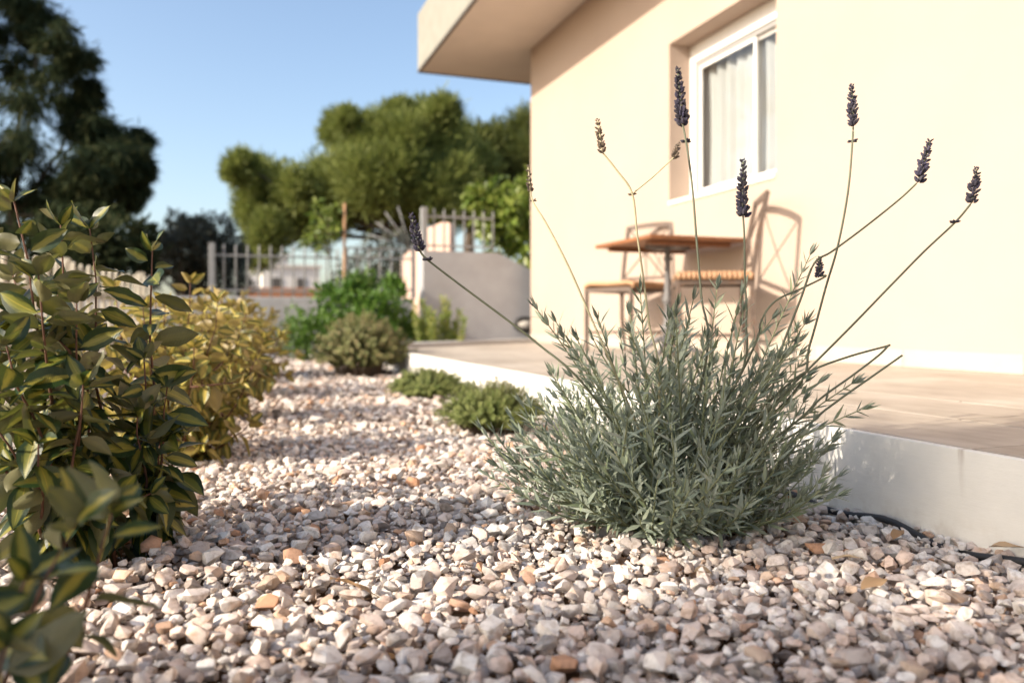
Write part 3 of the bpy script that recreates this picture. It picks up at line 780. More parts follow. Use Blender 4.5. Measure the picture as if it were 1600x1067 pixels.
# right-hand chair: back posts at (2.60,3.36) and (2.77,3.68)
wv = Vector((.47,.88)).normalized(); fv = Vector((-wv.y, wv.x))
cB = Vector((2.735,3.60)); c2 = cB - Vector((0,0)) + fv*.265
chair('bistro_chair', (c2.x, c2.y), math.atan2(fv.y, fv.x), 'brown iron chair with rush seat, its back leaning at the wall below the window')
chair('bistro_chair', (2.565,4.82), math.atan2(-.40,-.91), 'brown iron chair with rush seat tucked behind the far side of the table')

# ------------------------------------------------------------------ variegated hedge
LEAFV = {}
def leaf_meshes(mat):
    if mat not in LEAFV:
        out = []
        for i in range(7):
            V, F, U = leaf_base(6, 4, random.uniform(.46,.58), random.uniform(.02,.24), random.uniform(.08,.24), random.uniform(.01,.035), i*1.3, .75, .78)
            out.append((np_mesh('leaf', V, F, mat, np.full(len(V), 0.), U, True), V, F, U))
        LEAFV[mat] = out
    return LEAFV[mat]
def shrub(name, base, stems, label, mat, leaf_len, group, n_obj=300, node=.02, bare=.08, fill=0, cat='shrub'):
    """stems: list of polylines (Vectors). leaves alternate along each stem; the biggest seen are separate leaves"""
    t = empty(name, base); tag(t, label, cat, group)
    LV = leaf_meshes(mat); T, Dv, Nv, S = [], [], [], []
    cen = sum((s[-1] for s in stems), Vector())/len(stems)
    for st in stems:
        MB().tube(st, .0034, 6, .0011).build('stem', 'redstem', t)
        L = [0]
        for a, b in zip(st, st[1:]): L.append(L[-1]+(b-a).length)
        s = L[-1]*bare; ph = random.uniform(0, 6.28)
        while s < L[-1]:
            k = max(i for i in range(len(L)-1) if L[i] <= s); u = (s-L[k])/(L[k+1]-L[k]); p = st[k].lerp(st[k+1], u)
            ax = (st[k+1]-st[k]).normalized(); f = s/L[-1]
            ph += 2.4+random.uniform(-.3,.3)
            rad = ax.orthogonal().normalized(); rad.rotate(Matrix.Rotation(ph, 3, ax)); rad.z *= .5; rad.normalize()
            el = (-1.0 + 1.5*f**2) + random.uniform(-.45,.45)     # hang low, rise at the tip
            d = rad*math.cos(el) + Vector((0,0,1))*math.sin(el)
            nrm = Vector((0,0,1))*.55 + rad*(.35 if el > 0 else 1.0) + Vector((random.uniform(-.5,.5), random.uniform(-.5,.5), random.uniform(-.3,.3)))
            if f > .45: nrm = nrm*.6 + Vector((random.gauss(0,.4), random.gauss(0,.4), random.gauss(.1,.25)))
            sz = leaf_len*random.uniform(.62,1.12)*(1 if f < .93 else random.uniform(.5,.85))
            T.append(p + rad*.006); Dv.append(d); Nv.append(nrm); S.append(sz)
            s += node*random.uniform(.7,1.3)
    for st in stems:                                        # leaves closing each stem tip
        ax = (st[-1]-st[-2]).normalized()
        for k in range(4):
            rad = ax.orthogonal().normalized(); rad.rotate(Matrix.Rotation(k*1.57+random.uniform(-.4,.4), 3, ax))
            T.append(st[-1]); Dv.append(ax*random.uniform(.5,1.1)+rad*.8); Nv.append(ax*.5+rad*.35+Vector((random.gauss(0,.3), random.gauss(0,.3), 0))); S.append(leaf_len*random.uniform(.45,.8))
    T = np.array(T); R = frames(np.array(Dv), np.array(Nv)); S = np.array(S)
    px, py, D = proj((T[:,0], T[:,1], T[:,2])); infr = (px > -80) & (px < 1650) & (py < 1120) & (D > .2)
    score = np.where(infr, S/np.maximum(D, .2), 0)*(1+.3*RNG.random(len(S))); order = np.argsort(-score)
    big, rest = order[:n_obj], order[n_obj:]
    for q, i in enumerate(big):
        m = Matrix(R[i].tolist()).to_4x4() @ Matrix.Diagonal((S[i], S[i], S[i], 1)); m.translation = Vector(T[i])
        link('leaf', LV[q % len(LV)][0], t, m)
    if len(rest):
        Vs, Fs, Rs, Us = [], [], [], []; off = 0
        for k, (me, V, F, U) in enumerate(LV):
            id_ = rest[k::len(LV)]
            if not len(id_): continue
            v, f = instance_arrays(V, F, R[id_], S[id_], T[id_]); Vs.append(v); Fs.append(f+off); off += len(v)
            Rs.append(np.repeat(RNG.random(len(id_)), len(V))); Us.append(np.tile(U, (len(id_), 1)))
        me = np_mesh('leaves', np.concatenate(Vs), np.concatenate(Fs), mat, np.concatenate(Rs), np.concatenate(Us), True)
        tag(link('leaves', me, t), None, None, None, 'stuff')
    print(name, len(T), 'leaves')
    return t
def stem_to(base, tip, lean=.3, n=7):
    base, tip = Vector(base), Vector(tip); pts = []
    for i in range(n+1):
        u = i/n; h = u**(1+lean); p = Vector((base.x+(tip.x-base.x)*u**.75, base.y+(tip.y-base.y)*u**.75, base.z+(tip.z-base.z)*(u*.85+.15*h)))
        if 0 < i < n: p += Vector((random.uniform(-.006,.006), random.uniform(-.006,.006), 0))
        pts.append(p)
    return pts
def side_shoots(st, n, ln):
    out = []
    for _ in range(n):
        i = random.randint(1, len(st)-3); p = st[i]; a = random.uniform(0, 6.28); L = ln*random.uniform(.5, 1.1)
        tip = p + Vector((math.cos(a)*L*.8, math.sin(a)*L*.8, L*random.uniform(.0,.6)))
        tip.z = max(tip.z, .06)
        out.append(stem_to(p, tip, .1, 4))
    return out
GRP = 'variegated shrubs of the hedge'
# front shrub
b1 = Vector((-.20, 1.37, 0)); stems = []
for (x, y, D) in ((95,352,1.22),(140,357,1.25),(22,315,1.12),(-40,390,1.16),(60,430,1.08),(120,470,1.12),(10,540,1.05),(140,540,1.2),(-20,650,1.05),(130,600,1.08),(60,690,1.06),(90,450,1.4),(20,430,1.45)):
    s = stem_to(b1+Vector((random.uniform(-.06,.06), random.uniform(-.06,.06), -.02)), P(x, y, D)); stems.append(s); 
for s in stems[:13]: stems += side_shoots(s, 1, .11)
bb = P(232, 862, 1.28)
for (x, y, D) in ((238,392,1.27),(225,560,1.24),(262,600,1.27),(250,690,1.25),(215,640,1.22),(205,740,1.22),(275,680,1.3)):
    stems.append(stem_to(Vector((bb.x+random.uniform(-.015,.015), bb.y+random.uniform(-.015,.015), -.02)), P(x, y, D)))
shrub('variegated_shrub', b1, stems, 'large dark green shrub with yellow-centred leaves and one tall upright side stem', 'elae', .069, GRP, 300, .0135, .10)
# blurred shrub close by
b0 = Vector((-.21, .80, 0)); stems = []
for (x, y, D) in ((175,800,.70),(120,815,.66),(10,1010,.60),(-60,930,.62),(40,905,.66),(-90,860,.75)):
    stems.append(stem_to(b0+Vector((random.uniform(-.03,.03), random.uniform(-.03,.03), -.02)), P(x, y, D), .3, 5))
shrub('variegated_shrub', b0, stems, 'low sparse shrub with broad dark leaves in front of the large variegated shrub', 'elae', .066, GRP, 300, .018, .35)
# golden shrubs further along
def gold(base, hgt, rad, nst, label, n_obj, node=.0125, ll=.06):
    st = []
    for i in range(nst):
        a = 2.4*i+random.uniform(-.3,.3); q = math.sqrt((i+.5)/nst); r = rad*q
        tip = Vector((base[0]+math.cos(a)*r, base[1]+math.sin(a)*r*1.25, hgt*(1-.42*q*q)*random.uniform(.85,1.05)))
        st.append(stem_to((base[0]+math.cos(a)*r*.2, base[1]+math.sin(a)*r*.2, -.02), tip))
    for s in st[:]: st += side_shoots(s, 3, rad*.6)
    shrub('variegated_shrub', (base[0], base[1], 0), st, label, 'gold', ll, GRP, n_obj, node)
gold((-.13,2.28), .50, .25, 15, 'golden leaved shrub standing right behind the large dark variegated shrub', 300)
gold((-.06,3.15), .48, .27, 15, 'golden shrub in mid hedge, in front of the picket fence', 300, .0145, .064)
gold((.00,4.15), .50, .30, 15, 'golden bushy shrub second from the far end of the hedge', 250, .018, .068)
gold((.06,5.35), .56, .33, 15, 'golden shrub at the far end of the hedge by the low wall', 150, .021, .072)

# ------------------------------------------------------------------ lavender
LAVC = Vector((.752, 1.252, 0))
LL = leaf_base(3, 2, .15, .08, .10, .0, 0., .7, .6)
def lavender():
    t = empty('lavender_bush', LAVC); tag(t, 'grey-green lavender bush with long dark flower stalks beside the terrace riser', 'shrub')
    shoots = []; ns = 235
    for i in range(ns):
        q = math.sqrt((i+.5)/ns); a = 2.39996*i + random.uniform(-.2,.2)
        tilt = 1.22*q**.9 + random.uniform(-.2,.2)
        L = (.375 - .11*q*q)*random.uniform(.55,1.08); L *= 1-.2*max(0, math.cos(a)*.94-math.sin(a)*.34)-.1*max(0, -math.cos(a)*.94+math.sin(a)*.34); bend = random.uniform(.2,.6); tw_ = random.uniform(-.5,.5)
        b = LAVC + Vector((math.cos(a)*.085*q, math.sin(a)*.085*q, -.01))
        hd = Vector((math.cos(a), math.sin(a), 0)); pts = []
        for k in range(8):
            u = k/7; ti = tilt*(1.12-bend*u); hd = Vector((math.cos(a+tw_*u), math.sin(a+tw_*u), 0))
            if k == 0: p = b.copy()
            else: p = pts[-1] + (hd*math.sin(ti)+Vector((0,0,1))*math.cos(ti))*(L/7) + Vector((random.uniform(-.003,.003), random.uniform(-.003,.003), 0))
            if p.z < .012 and k > 0: p.z = .012
            if p.x > 1.108: p.x = 1.108
            pts.append(p)
        shoots.append(pts)
    for i in range(90):                                     # short side shoots filling the dome
        st = random.choice(shoots[:ns]); k = random.randint(2, 6); p = st[k].copy(); ax = (st[k]-st[k-1]).normalized()
        d = (ax + Vector((random.gauss(0,.55), random.gauss(0,.55), random.gauss(.15,.35)))).normalized(); L = random.uniform(.06,.13); pts = []
        for m_ in range(8):
            q_ = p + d*(L*m_/7) + Vector((0,0,.25*L*(m_/7)**2)); q_.z = max(q_.z, .014); q_.x = min(q_.x, 1.108); pts.append(q_)
        shoots.append(pts)
    # a few tall pale shoots in the middle, as in the photograph
    for (x, y, D) in ((1000,452,1.28),(1083,470,1.25),(1120,452,1.36),(1160,455,1.3),(1265,400,1.40),(838,482,1.36),(935,500,1.25),(1205,500,1.34),(1330,600,1.27),(985,520,1.2),(1345,640,1.22),(870,505,1.4),(1045,500,1.22),(815,690,1.2),(905,560,1.3),(1240,540,1.3)):
        tip = P(x, y, D); b = LAVC + Vector((random.uniform(-.05,.05), random.uniform(-.05,.05), 0)); mid = b.lerp(tip, .5) + Vector((0,0,.03))
        shoots.append([b.lerp(mid, u)*(1-u) + mid.lerp(tip, u)*u for u in [k/7 for k in range(8)]])
    for i in range(34):
        x = random.uniform(845, 1285); tip = P(x, random.uniform(475, 590) + abs(x-1060)*.12, random.uniform(1.18, 1.42)); b = LAVC + Vector((random.uniform(-.06,.06), random.uniform(-.06,.06), 0)); mid = b.lerp(tip, .5) + Vector((0,0,.04))
        shoots.append([b.lerp(mid, u)*(1-u) + mid.lerp(tip, u)*u for u in [k/7 for k in range(8)]])
    LFT, LFD, LFN, LFS, owner = [], [], [], [], []; objs = []
    for si, pts in enumerate(shoots):
        o = MB().tube(pts, .0022, 5, .0009).build('shoot', 'lavstem', t); objs.append(o)
        L = [0]
        for a, b in zip(pts, pts[1:]): L.append(L[-1]+(b-a).length)
        s = L[-1]*.26; ph = random.uniform(0,3)
        while s < L[-1]:
            k = max(i for i in range(7) if L[i] <= s); p = pts[k].lerp(pts[k+1], (s-L[k])/(L[k+1]-L[k])); ax = (pts[k+1]-pts[k]).normalized(); f = s/L[-1]
            ph += math.pi/2+random.uniform(-.25,.25)
            for side in (0, math.pi):
                rad = ax.orthogonal().normalized(); rad.rotate(Matrix.Rotation(ph+side, 3, ax))
                op = random.uniform(.65,1.3)*(1-.3*f)
                d = ax*math.cos(op)+rad*math.sin(op)+Vector((0,0,.1))
                LFT.append(p); LFD.append(d); LFN.append(ax*1.0 - rad*.3); LFS.append(random.uniform(.024,.043)*(1 if f < .93 else .8)); owner.append(si)
                if random.random() < .6:
                    LFT.append(p); LFD.append(ax*.8+rad*random.uniform(.2,.7)+Vector((random.gauss(0,.3), random.gauss(0,.3), 0))); LFN.append(ax-rad); LFS.append(random.uniform(.012,.022)); owner.append(si)
            s += random.uniform(.0125,.020)
        for _ in range(8):                                   # terminal tuft
            rad = Vector((random.gauss(0,1), random.gauss(0,1), random.gauss(0,1))).normalized()
            LFT.append(pts[-1]); LFD.append(ax*1.0+rad*.35); LFN.append(rad); LFS.append(random.uniform(.016,.031)); owner.append(si)
    T, R, S = np.array(LFT), frames(np.array(LFD), np.array(LFN)), np.array(LFS); owner = np.array(owner)
    px, py, D = proj((T[:,0], T[:,1], T[:,2]))
    big = np.argsort(-(S/D - .004*0)*(1+.1*RNG.random(len(S))) + 0)[:300]
    isb = np.zeros(len(S), bool); isb[big] = True
    me_l = [np_mesh('leaf', LL[0]*np.array([1,k,1]), LL[1], 'lav', np.full(len(LL[0]), k*.37 % 1), None, True) for k in (.85, 1.0, 1.15, 1.3)]
    for q, i in enumerate(big):
        m = Matrix(R[i].tolist()).to_4x4() @ Matrix.Diagonal((S[i],)*3+(1,)); m.translation = Vector(T[i])
        link('leaf', me_l[q % 4], objs[owner[i]], m)
    id_ = np.nonzero(~isb)[0]
    V, F = instance_arrays(LL[0], LL[1], R[id_], np.stack([S[id_], S[id_]*RNG.uniform(.85,1.3,len(id_)), S[id_]], 1), T[id_])
    tag(link('leaves', np_mesh('leaves', V, F, 'lav', np.repeat(RNG.random(len(id_)), len(LL[0])), None, True), t), None, None, None, 'stuff')
    print('lavender leaves', len(T))
    # woody base
    mb = MB()
    for i in range(16):
        a = i*2.4; r = .10*math.sqrt(i/16)+.02
        mb.tube(curve_pts(LAVC+Vector((math.cos(a)*.02, math.sin(a)*.02, -.02)), LAVC+Vector((math.cos(a)*r*1.6, math.sin(a)*r*1.6, .09)), 4, (0,0,.01)), .005, 6, .0025)
    mb.build('woody_base', 'woodstem', t)
    # flower stalks: (tip depth, stalk pixels from the head downwards, head end pixels, dry, whorl pixel)
    stalks = [
        (1.34, [(1067,196),(1072,222),(1081,285),(1088,370),(1096,465),(1104,560)], (1059,109), 0, [(1072,222)], 1.0),
        (1.30, [(941,238),(965,268),(988,303),(996,370),(1006,440),(1015,510),(1030,590)], (934,189), 1, [(988,304)], .72),
        (1.28, [(1161,338),(1163,370),(1164,440),(1166,500),(1150,600)], (1161,253), 0, [(1161,336)], .95),
        (1.38, [(1333,197),(1332,221),(1325,300),(1309,385),(1290,450),(1265,540),(1235,620)], (1331,135), 0, [(1332,221)], .92),
        (1.30, [(1435,284),(1405,312),(1350,356),(1300,393),(1272,412),(1250,470),(1215,560),(1190,640)], (1453,221), 0, [], .92),
        (1.26, [(1519,316),(1493,347),(1445,392),(1390,448),(1330,510),(1265,575),(1210,630)], (1526,265), 0, [(1493,347)], .9),
        (1.26, [(656,392),(668,406),(720,446),(790,498),(840,537),(920,610)], (643,337), 0, [(668,406)], .9),
        (1.36, [(829,298),(833,316),(855,352),(890,420),(925,500),(960,580)], (825,261), 1, [(833,314)], .6),
        (1.31, [(1279,432),(1290,432),(1250,452),(1212,470),(1190,500),(1170,560)], (1281,404), 0, [], .72),
        (1.26, [(1389,539),(1385,541),(1330,556),(1270,578),(1220,610)], None, 0, [], 1),
        (1.25, [(1388,540),(1372,556),(1330,588),(1283,622),(1230,670)], None, 0, [], 1),
        (1.24, [(1410,555),(1370,583),(1320,618),(1290,640),(1220,690)], None, 0, [], 1),
    ]
    def head(axis_pts, wd, dry, L, parent, whorls):
        a, b = axis_pts; d = (b-a); n = max(6, int(d.length/.006)); u = d.normalized(); T_, D_, N_, S_ = [], [], [], []
        for i in range(n):
            f = i/(n-1); p = a.lerp(b, f); w_ = wd*(1.0-.55*f**1.5)
            kk = 9
            for j in range(kk):
                rad = u.orthogonal().normalized(); rad.rotate(Matrix.Rotation(j*6.283/kk+i*.4+random.uniform(-.2,.2), 3, u))
                T_.append(p+rad*w_*.15+u*random.uniform(-.0025,.0025)); D_.append(u*random.uniform(.5,1.0)+rad*.8); N_.append(u-rad); S_.append(w_*random.uniform(.6,1.25))
        base = np.array([(0,0,0),(.4,.24,0),(.4,0,.24),(.4,-.24,0),(.4,0,-.24),(.85,.17,0),(.85,0,.17),(.85,-.17,0),(.85,0,-.17),(1.05,.03,.02)])
        F = np.array([(0,2,1),(0,3,2),(0,4,3),(0,1,4)] + [x for k in range(4) for x in ((1+k,1+(k+1)%4,5+(k+1)%4),(1+k,5+(k+1)%4,5+k))] + [(5+k,5+(k+1)%4,9) for k in range(4)])
        def put(nm):
            V, FF = instance_arrays(base, F, frames(np.array(D_), np.array(N_)), np.array(S_), np.array(T_))
            link(nm, np_mesh(nm, V, FF, 'drybud' if dry else 'bud', np.repeat(RNG.random(len(S_)), len(base)), None, False), parent)
        put('flower_head')
        for wp in whorls:
            T_, D_, N_, S_ = [], [], [], []
            for j in range(12):
                rad = u.orthogonal().normalized(); rad.rotate(Matrix.Rotation(j*6.283/12, 3, u))
                T_.append(wp+rad*.0005); D_.append(u*random.uniform(-.1,.6)+rad); N_.append(u); S_.append(wd*random.uniform(.55,.8))
            put('flower_whorl')
    for D0, pts, hd, dry, wh, wsc in stalks:
        n = len(pts); P3 = [P(x, y, D0 + (1.27-D0)*(i/(n-1))) for i, (x, y) in enumerate(pts)]
        P3.append(LAVC + Vector((random.uniform(-.03,.03), random.uniform(-.03,.03), .05)))
        # smooth (Catmull-Rom)
        sm = []
        q = [P3[0]]+P3+[P3[-1]]
        for i in range(1, len(q)-2):
            for k in range(5):
                u = k/5; p0, p1, p2, p3 = q[i-1], q[i], q[i+1], q[i+2]
                sm.append(.5*((2*p1)+(p2-p0)*u+(2*p0-5*p1+4*p2-p3)*u*u+(3*p1-p0-3*p2+p3)*u**3))
        sm.append(P3[-1])
        tip = [] if hd is None else [P(hd[0], hd[1], D0)]
        o = MB().tube(tip+sm, .0013 if dry else .0016, 6, .0020).build('flower_stalk', 'drystem' if dry else 'stalk', t)
        if hd is not None:
            head((P3[0], tip[0]), 0.0125*wsc, dry, 0, o, [P(x, y, D0) for x, y in wh])
            if pts[2] == (988,303):
                a, b = P(988,303,D0), P(1052,247,D0); o2 = MB().tube([a, a.lerp(b,.5)+Vector((0,0,-.002)), b, P(1059,226,D0)], .0011, 6).build('flower_stalk', 'drystem', t)
                head((b, P(1060,226,D0)), .0075, 1, 0, o2, [])
lavender()

# ------------------------------------------------------------------ small shrubs
NEEDLE = (np.array([(0,-.5,0),(.6,-.5,.05),(1,0,0),(.6,.5,.05),(0,.5,0)]), np.array([(0,1,2,3,4)]))
def mound(name, base, rx, ry, hz, label, mat, nsh, group=None, leaf=.011, wid=.28, stiff=.5, cat='shrub', nodes=16):
    t = empty(name, (base[0], base[1], 0)); tag(t, label, cat, group)
    Ts, Ds, Ns, Ss, own = [], [], [], [], []; mb = MB()
    for i in range(nsh):
        q = math.sqrt((i+.5)/nsh); a = 2.39996*i+random.uniform(-.3,.3)
        b = Vector((base[0]+math.cos(a)*rx*.45*q, base[1]+math.sin(a)*ry*.45*q, -.01))
        k = random.uniform(.86,1.12)
        tip = Vector((base[0]+math.cos(a)*rx*q*k, base[1]+math.sin(a)*ry*q*k, hz*math.sqrt(max(.03, 1-.93*q*q))*random.uniform(.8,1.12)))
        pts = curve_pts(b, tip, 4, ((tip-b).x*-.08, (tip-b).y*-.08, .15*hz*q), .003)
        mb.tube(pts, .0016, 4, .0008, False)
        for j in range(nodes):
            f = .3+.7*j/nodes; u = f*4; kk = min(3, int(u)); p = pts[kk].lerp(pts[kk+1], u-kk); ax = (pts[kk+1]-pts[kk]).normalized()
            for s in range(4):
                rad = ax.orthogonal().normalized(); rad.rotate(Matrix.Rotation(j*.8+s*1.571+random.uniform(-.3,.3), 3, ax))
                Ts.append(p); Ds.append(ax*stiff+rad); Ns.append(ax-rad*.3); Ss.append(leaf*random.uniform(.7,1.25))
    mb.build('stems', 'woodstem', t)['kind'] = 'stuff'
    Ts, R, Ss = np.array(Ts), frames(np.array(Ds), np.array(Ns)), np.array(Ss)
    V, F = instance_arrays(NEEDLE[0], NEEDLE[1], R, np.stack([Ss, Ss*wid, Ss], 1), Ts)
    rn = np.repeat(np.clip(RNG.random(nsh)[:, None]*.6+.4*RNG.random((nsh, len(Ss)//nsh)), 0, .999).ravel(), len(NEEDLE[0]))
    tag(link('foliage', np_mesh('foliage', V, F, mat, rn, None, False), t), None, None, None, 'stuff')
mound('thyme_mound', (.845,2.53), .20, .21, .17, 'low rounded thyme cushion, the larger one nearer the lavender', 'thyme', 420, 'thyme cushions along the terrace')
mound('thyme_mound', (.92,3.74), .20, .25, .145, 'low rounded thyme cushion, the smaller one next to the sage shrub', 'thyme', 340, 'thyme cushions along the terrace', .013)
mound('sage_shrub', (.86,5.28), .35, .34, .41, 'grey-green dome shrub with reddish tips at the terrace end', 'sage', 420, None, .02, .38, .7)

def leafy(name, base, puffs, label, mat, n_per, lsize, lwidth, cat='shrub', **kw):
    return tree(name, base, puffs, label, mat, n_per, LEAF6, lsize, lwidth, cat=cat, trunk_r=.02, fork=(base[0], base[1], .15), **kw)
b = P(560,550,7.6); leafy('green_shrub', (b.x, b.y, 0), lumpy(pxpuffs([(560,490,42),(530,470,34),(600,478,38),(520,510,36),(630,500,26),(585,520,44),(575,452,24),(545,450,18),(610,452,18),(640,520,25)], 7.6, .25), 3, .5, .65), 'bright green leafy shrub below the staked young tree', 'green', 220, .058, .55, droop=-.25)
b = P(478,552,7.2); leafy('green_shrub', (b.x, b.y, 0), pxpuffs([(480,530,30),(465,510,22),(500,520,26),(455,535,16),(488,548,22)], 7.2, .12), 'small dark green shrub on the gravel edge by the low wall', 'green', 380, .05, .45, droop=-.3)
# plant with upright wands
def wand_plant():
    base = P(688,528,7.0); base.z = 0
    t = empty('upright_plant', base); tag(t, 'young plant with upright leafy wands before the grey wall', 'plant')
    for (x, y) in ((655,500),(668,482),(692,465),(700,490),(718,486),(680,500),(648,478),(712,505),(664,510),(700,470),(676,488),(705,515),(660,470),(690,495),(725,498)):
        tip = P(x, y, 7.0+random.uniform(-.12,.12)); pts = curve_pts(base+Vector((random.uniform(-.05,.05),0,-.02)), tip, 5, ((tip-base).x*.25, 0, -.02))
        o = MB().tube(pts, .006, 5, .002).build('wand', 'lavstem', t)
        n = 46; Ts, Ds = [], []
        for j in range(n):
            u = (.25+.75*j/n)*5; k = min(4, int(u)); p = pts[k].lerp(pts[k+1], u-k); ax = (pts[k+1]-pts[k]).normalized(); rad = ax.orthogonal().normalized(); rad.rotate(Matrix.Rotation(j*2.4, 3, ax))
            Ts.append(p); Ds.append(ax*.9+rad*.7)
        V, F = instance_arrays(LEAF6[0], LEAF6[1], frames(np.array(Ds), unit(n)+np.array([0,0,.6])), np.stack([np.full(n,.062), np.full(n,.024), np.full(n,.05)], 1), np.array(Ts))
        tag(link('foliage', np_mesh('foliage', V, F, 'upright', np.repeat(RNG.random(n), 7), None, False), o), None, None, None, 'stuff')
wand_plant()
b = P(398,598,4.75); leafy('ground_plant', (b.x, b.y, 0), lumpy(pxpuffs([(398,585,14),(412,592,10),(385,590,11)], 4.75, .06), 3, .6, .6), 'small bright green plant at the gravel edge below the golden hedge', 'green', 60, .04, .5, cat='plant')
# bushy citrus behind the sloping wall
b = P(800,400,8.9); leafy('citrus_tree', (b.x, b.y, 0), lumpy(pxpuffs([(800,340,44),(770,320,34),(825,310,34),(745,312,20),(820,380,40),(790,365,34),(840,345,40),(765,350,22),(830,410,22)], 8.9, .3), 3, .52, .6), 'bright green leafy bush growing behind the sloping grey wall', 'citrus', 230, .085, .55, droop=.15)
# young tree with its stake
def young():
    c = P(537,440,8.2)
    MBs = MB().tube([(c.x,c.y,-.05),(c.x+.005,c.y,.8),(c.x+.01,c.y,P(537,318,8.2).z)], .016, 8, .014)
    tag(MBs.build('tree_stake', 'stake'), 'orange-brown round wooden stake beside the young tree', 'stake')
    bx = (c.x-.09, c.y+.02, 0)
    pf = pxpuffs([(500,335,14),(512,352,12),(490,365,12),(505,385,10),(478,375,9),(518,330,11),(525,362,8)], 8.2, .12)
    t = empty('young_tree', bx); tag(t, 'thin young tree with sparse small leaves tied to a stake', 'tree')
    mb = MB(); top = P(513,330,8.2); mb.tube(curve_pts(bx, top, 6, None, .008), .011, 6, .004)
    for c_, r in pf: mb.tube(curve_pts(Vector(bx).lerp(top, random.uniform(.6,.9)), c_, 3, (0,0,.02)), .004, 5, .0015)
    mb.build('trunk', 'bark', t); link('crown', crown_mesh('crown', pf, 60, LEAF6, .06, .55, 'citrus', .2, .2), t)
young()

# ------------------------------------------------------------------ background trees and buildings
pine = [(640,250,58),(410,285,38),(400,330,36),(440,312,44),(420,368,32),(405,395,22),(470,290,32),(482,338,44),(528,212,28),(560,228,44),(540,268,50),(600,205,40),(622,186,30),(655,188,34),(690,205,36),(682,245,52),(592,268,56),(552,310,46),(612,308,46),(662,300,46),(700,290,44),(718,238,40),(500,300,40),(575,335,26),(380,265,22),(520,345,26),(640,335,24),(455,345,28),(690,330,24),(735,262,38),(690,180,24),(545,190,16)]
b = P(655,490,21); tree('pine_tree', (b.x, b.y, -.05), lumpy(pxpuffs(pine, 21, 1.3), 6, .52, .62), 'broad umbrella pine with sunlit yellow-green needles and an open arch below', 'pine', 1500, QUAD, .25, .13, trunk_r=.20, fork=tuple(P(640,365,21)), limb_n=12, spread=.4, upb=.3)
pine2 = [(770,270,50),(745,240,40),(790,235,42),(825,225,40),(760,300,44),(810,290,50),(845,260,50),(735,320,36),(780,330,36),(720,290,36),(830,330,40),(700,345,26)]
b = P(720,490,25); tree('pine_tree', (b.x, b.y, -.05), lumpy(pxpuffs(pine2, 25, 1.2), 6, .52, .65), 'darker pine behind the umbrella pine near the house corner', 'pine2', 1300, QUAD, .28, .14, trunk_r=.24, fork=tuple(P(735,360,25)), limb_n=8, spread=.4, upb=.25)
random.seed(21)
dk = [(60,200,75),(-40,100,80),(30,60,58),(95,120,52),(-60,230,90),(130,175,42),(10,330,80),(90,280,62),(170,205,36),(200,235,30),(150,250,40),(205,275,26),(60,30,40),(105,70,34),(20,-20,50),(-80,0,80),(130,310,50),(-70,340,80),(222,212,16),(215,300,16),(185,310,28),(140,140,20),(120,345,44),(225,255,14)]
b = P(20,500,12.5); tree('drooping_tree', (b.x, b.y, -.05), lumpy(pxpuffs(dk, 12.5, .9), 14, .24, .95), 'tall dark tree with drooping feathery foliage behind the picket fence', 'darkleaf', 480, QUAD, .19, .11, droop=.7, trunk_r=.11, fork=tuple(P(20,330,12.5)), limb_n=14, shell=.15, spread=.5)
ds = [(180,375,34),(140,385,36),(90,385,38),(210,390,26),(40,390,40),(225,365,14),(200,410,30),(150,420,36),(90,425,36)]
b = P(150,520,11.2); tree('dark_bush', (b.x, b.y, -.05), pxpuffs(ds, 11.2, .4), 'dark evergreen bush at the foot of the drooping tree', 'darkleaf', 900, QUAD, .12, .3, trunk_r=.06, cat='bush')
ol = [(300,385,42),(260,375,26),(330,372,34),(285,352,20),(350,390,32),(310,360,26),(270,405,32),(330,415,34),(245,395,16),(370,405,24),(290,425,34),(240,425,26),(360,440,30)]
b = P(310,500,14); tree('olive_tree', (b.x, b.y, -.05), lumpy(pxpuffs(ol, 14, .5), 4, .45, .7), 'low grey-green olive tree between the dark tree and the pine', 'olive', 420, QUAD, .13, .24, trunk_r=.09)
br = [(590,410,30),(620,400,30),(560,425,26),(640,420,28),(600,440,30),(545,440,20),(630,385,20)]
b = P(600,500,13); tree('wild_bush', (b.x, b.y, -.05), pxpuffs(br, 13, .4), 'brownish green wild bush seen through the railing under the pine', 'olive', 420, QUAD, .13, .24, trunk_r=.05, cat='bush')
def far_house(c, w_, d_, h_, label, wins, roofm='terracotta'):
    t = empty('far_building', c); tag(t, label, 'building')
    x, y, z = c; wall = MB().box(x-w_/2, x+w_/2, y, y+d_, z, z+h_).build('wall', 'farwhite', t)
    MB().box(x-w_/2-.25, x+w_/2+.25, y-.25, y+d_+.25, z+h_+.003, z+h_+.25).build('roof', roofm, t)
    for (u, v, ww, hh) in wins:
        f = MB().box(x+u*w_/2-ww/2, x+u*w_/2+ww/2, y-.06, y-.002, z+v*h_, z+v*h_+hh).build('window', 'greyframe', t)
        MB().box(x+u*w_/2-ww/2+.08, x+u*w_/2+ww/2-.08, y-.075, y-.061, z+v*h_+.08, z+v*h_+hh-.08).build('pane', 'dark', f)
b = P(455,430,80); far_house((b.x, b.y, -.1), 5.6, 6, 5.9, 'white house far beyond the railing under the pine', [(-.5,.62,1,1.2),(.35,.62,1,1.2),(-.1,.2,1,1.2)], 'farwhite')
b = P(420,420,95); far_house((b.x, b.y, -.1), 4.5, 6, 8.2, 'tall pale house behind the white far house', [(-.2,.78,1,1.2),(.5,.78,1,1.2)], 'farwhite')
b = P(468,460,30); tw = MB().box(b.x-2.2, b.x+2.0, b.y, b.y+.25, -.1, 1.62).build('terracotta_wall', 'terracotta', None, .02)
tag(tw, 'low terracotta boundary wall beyond the railing', 'wall')

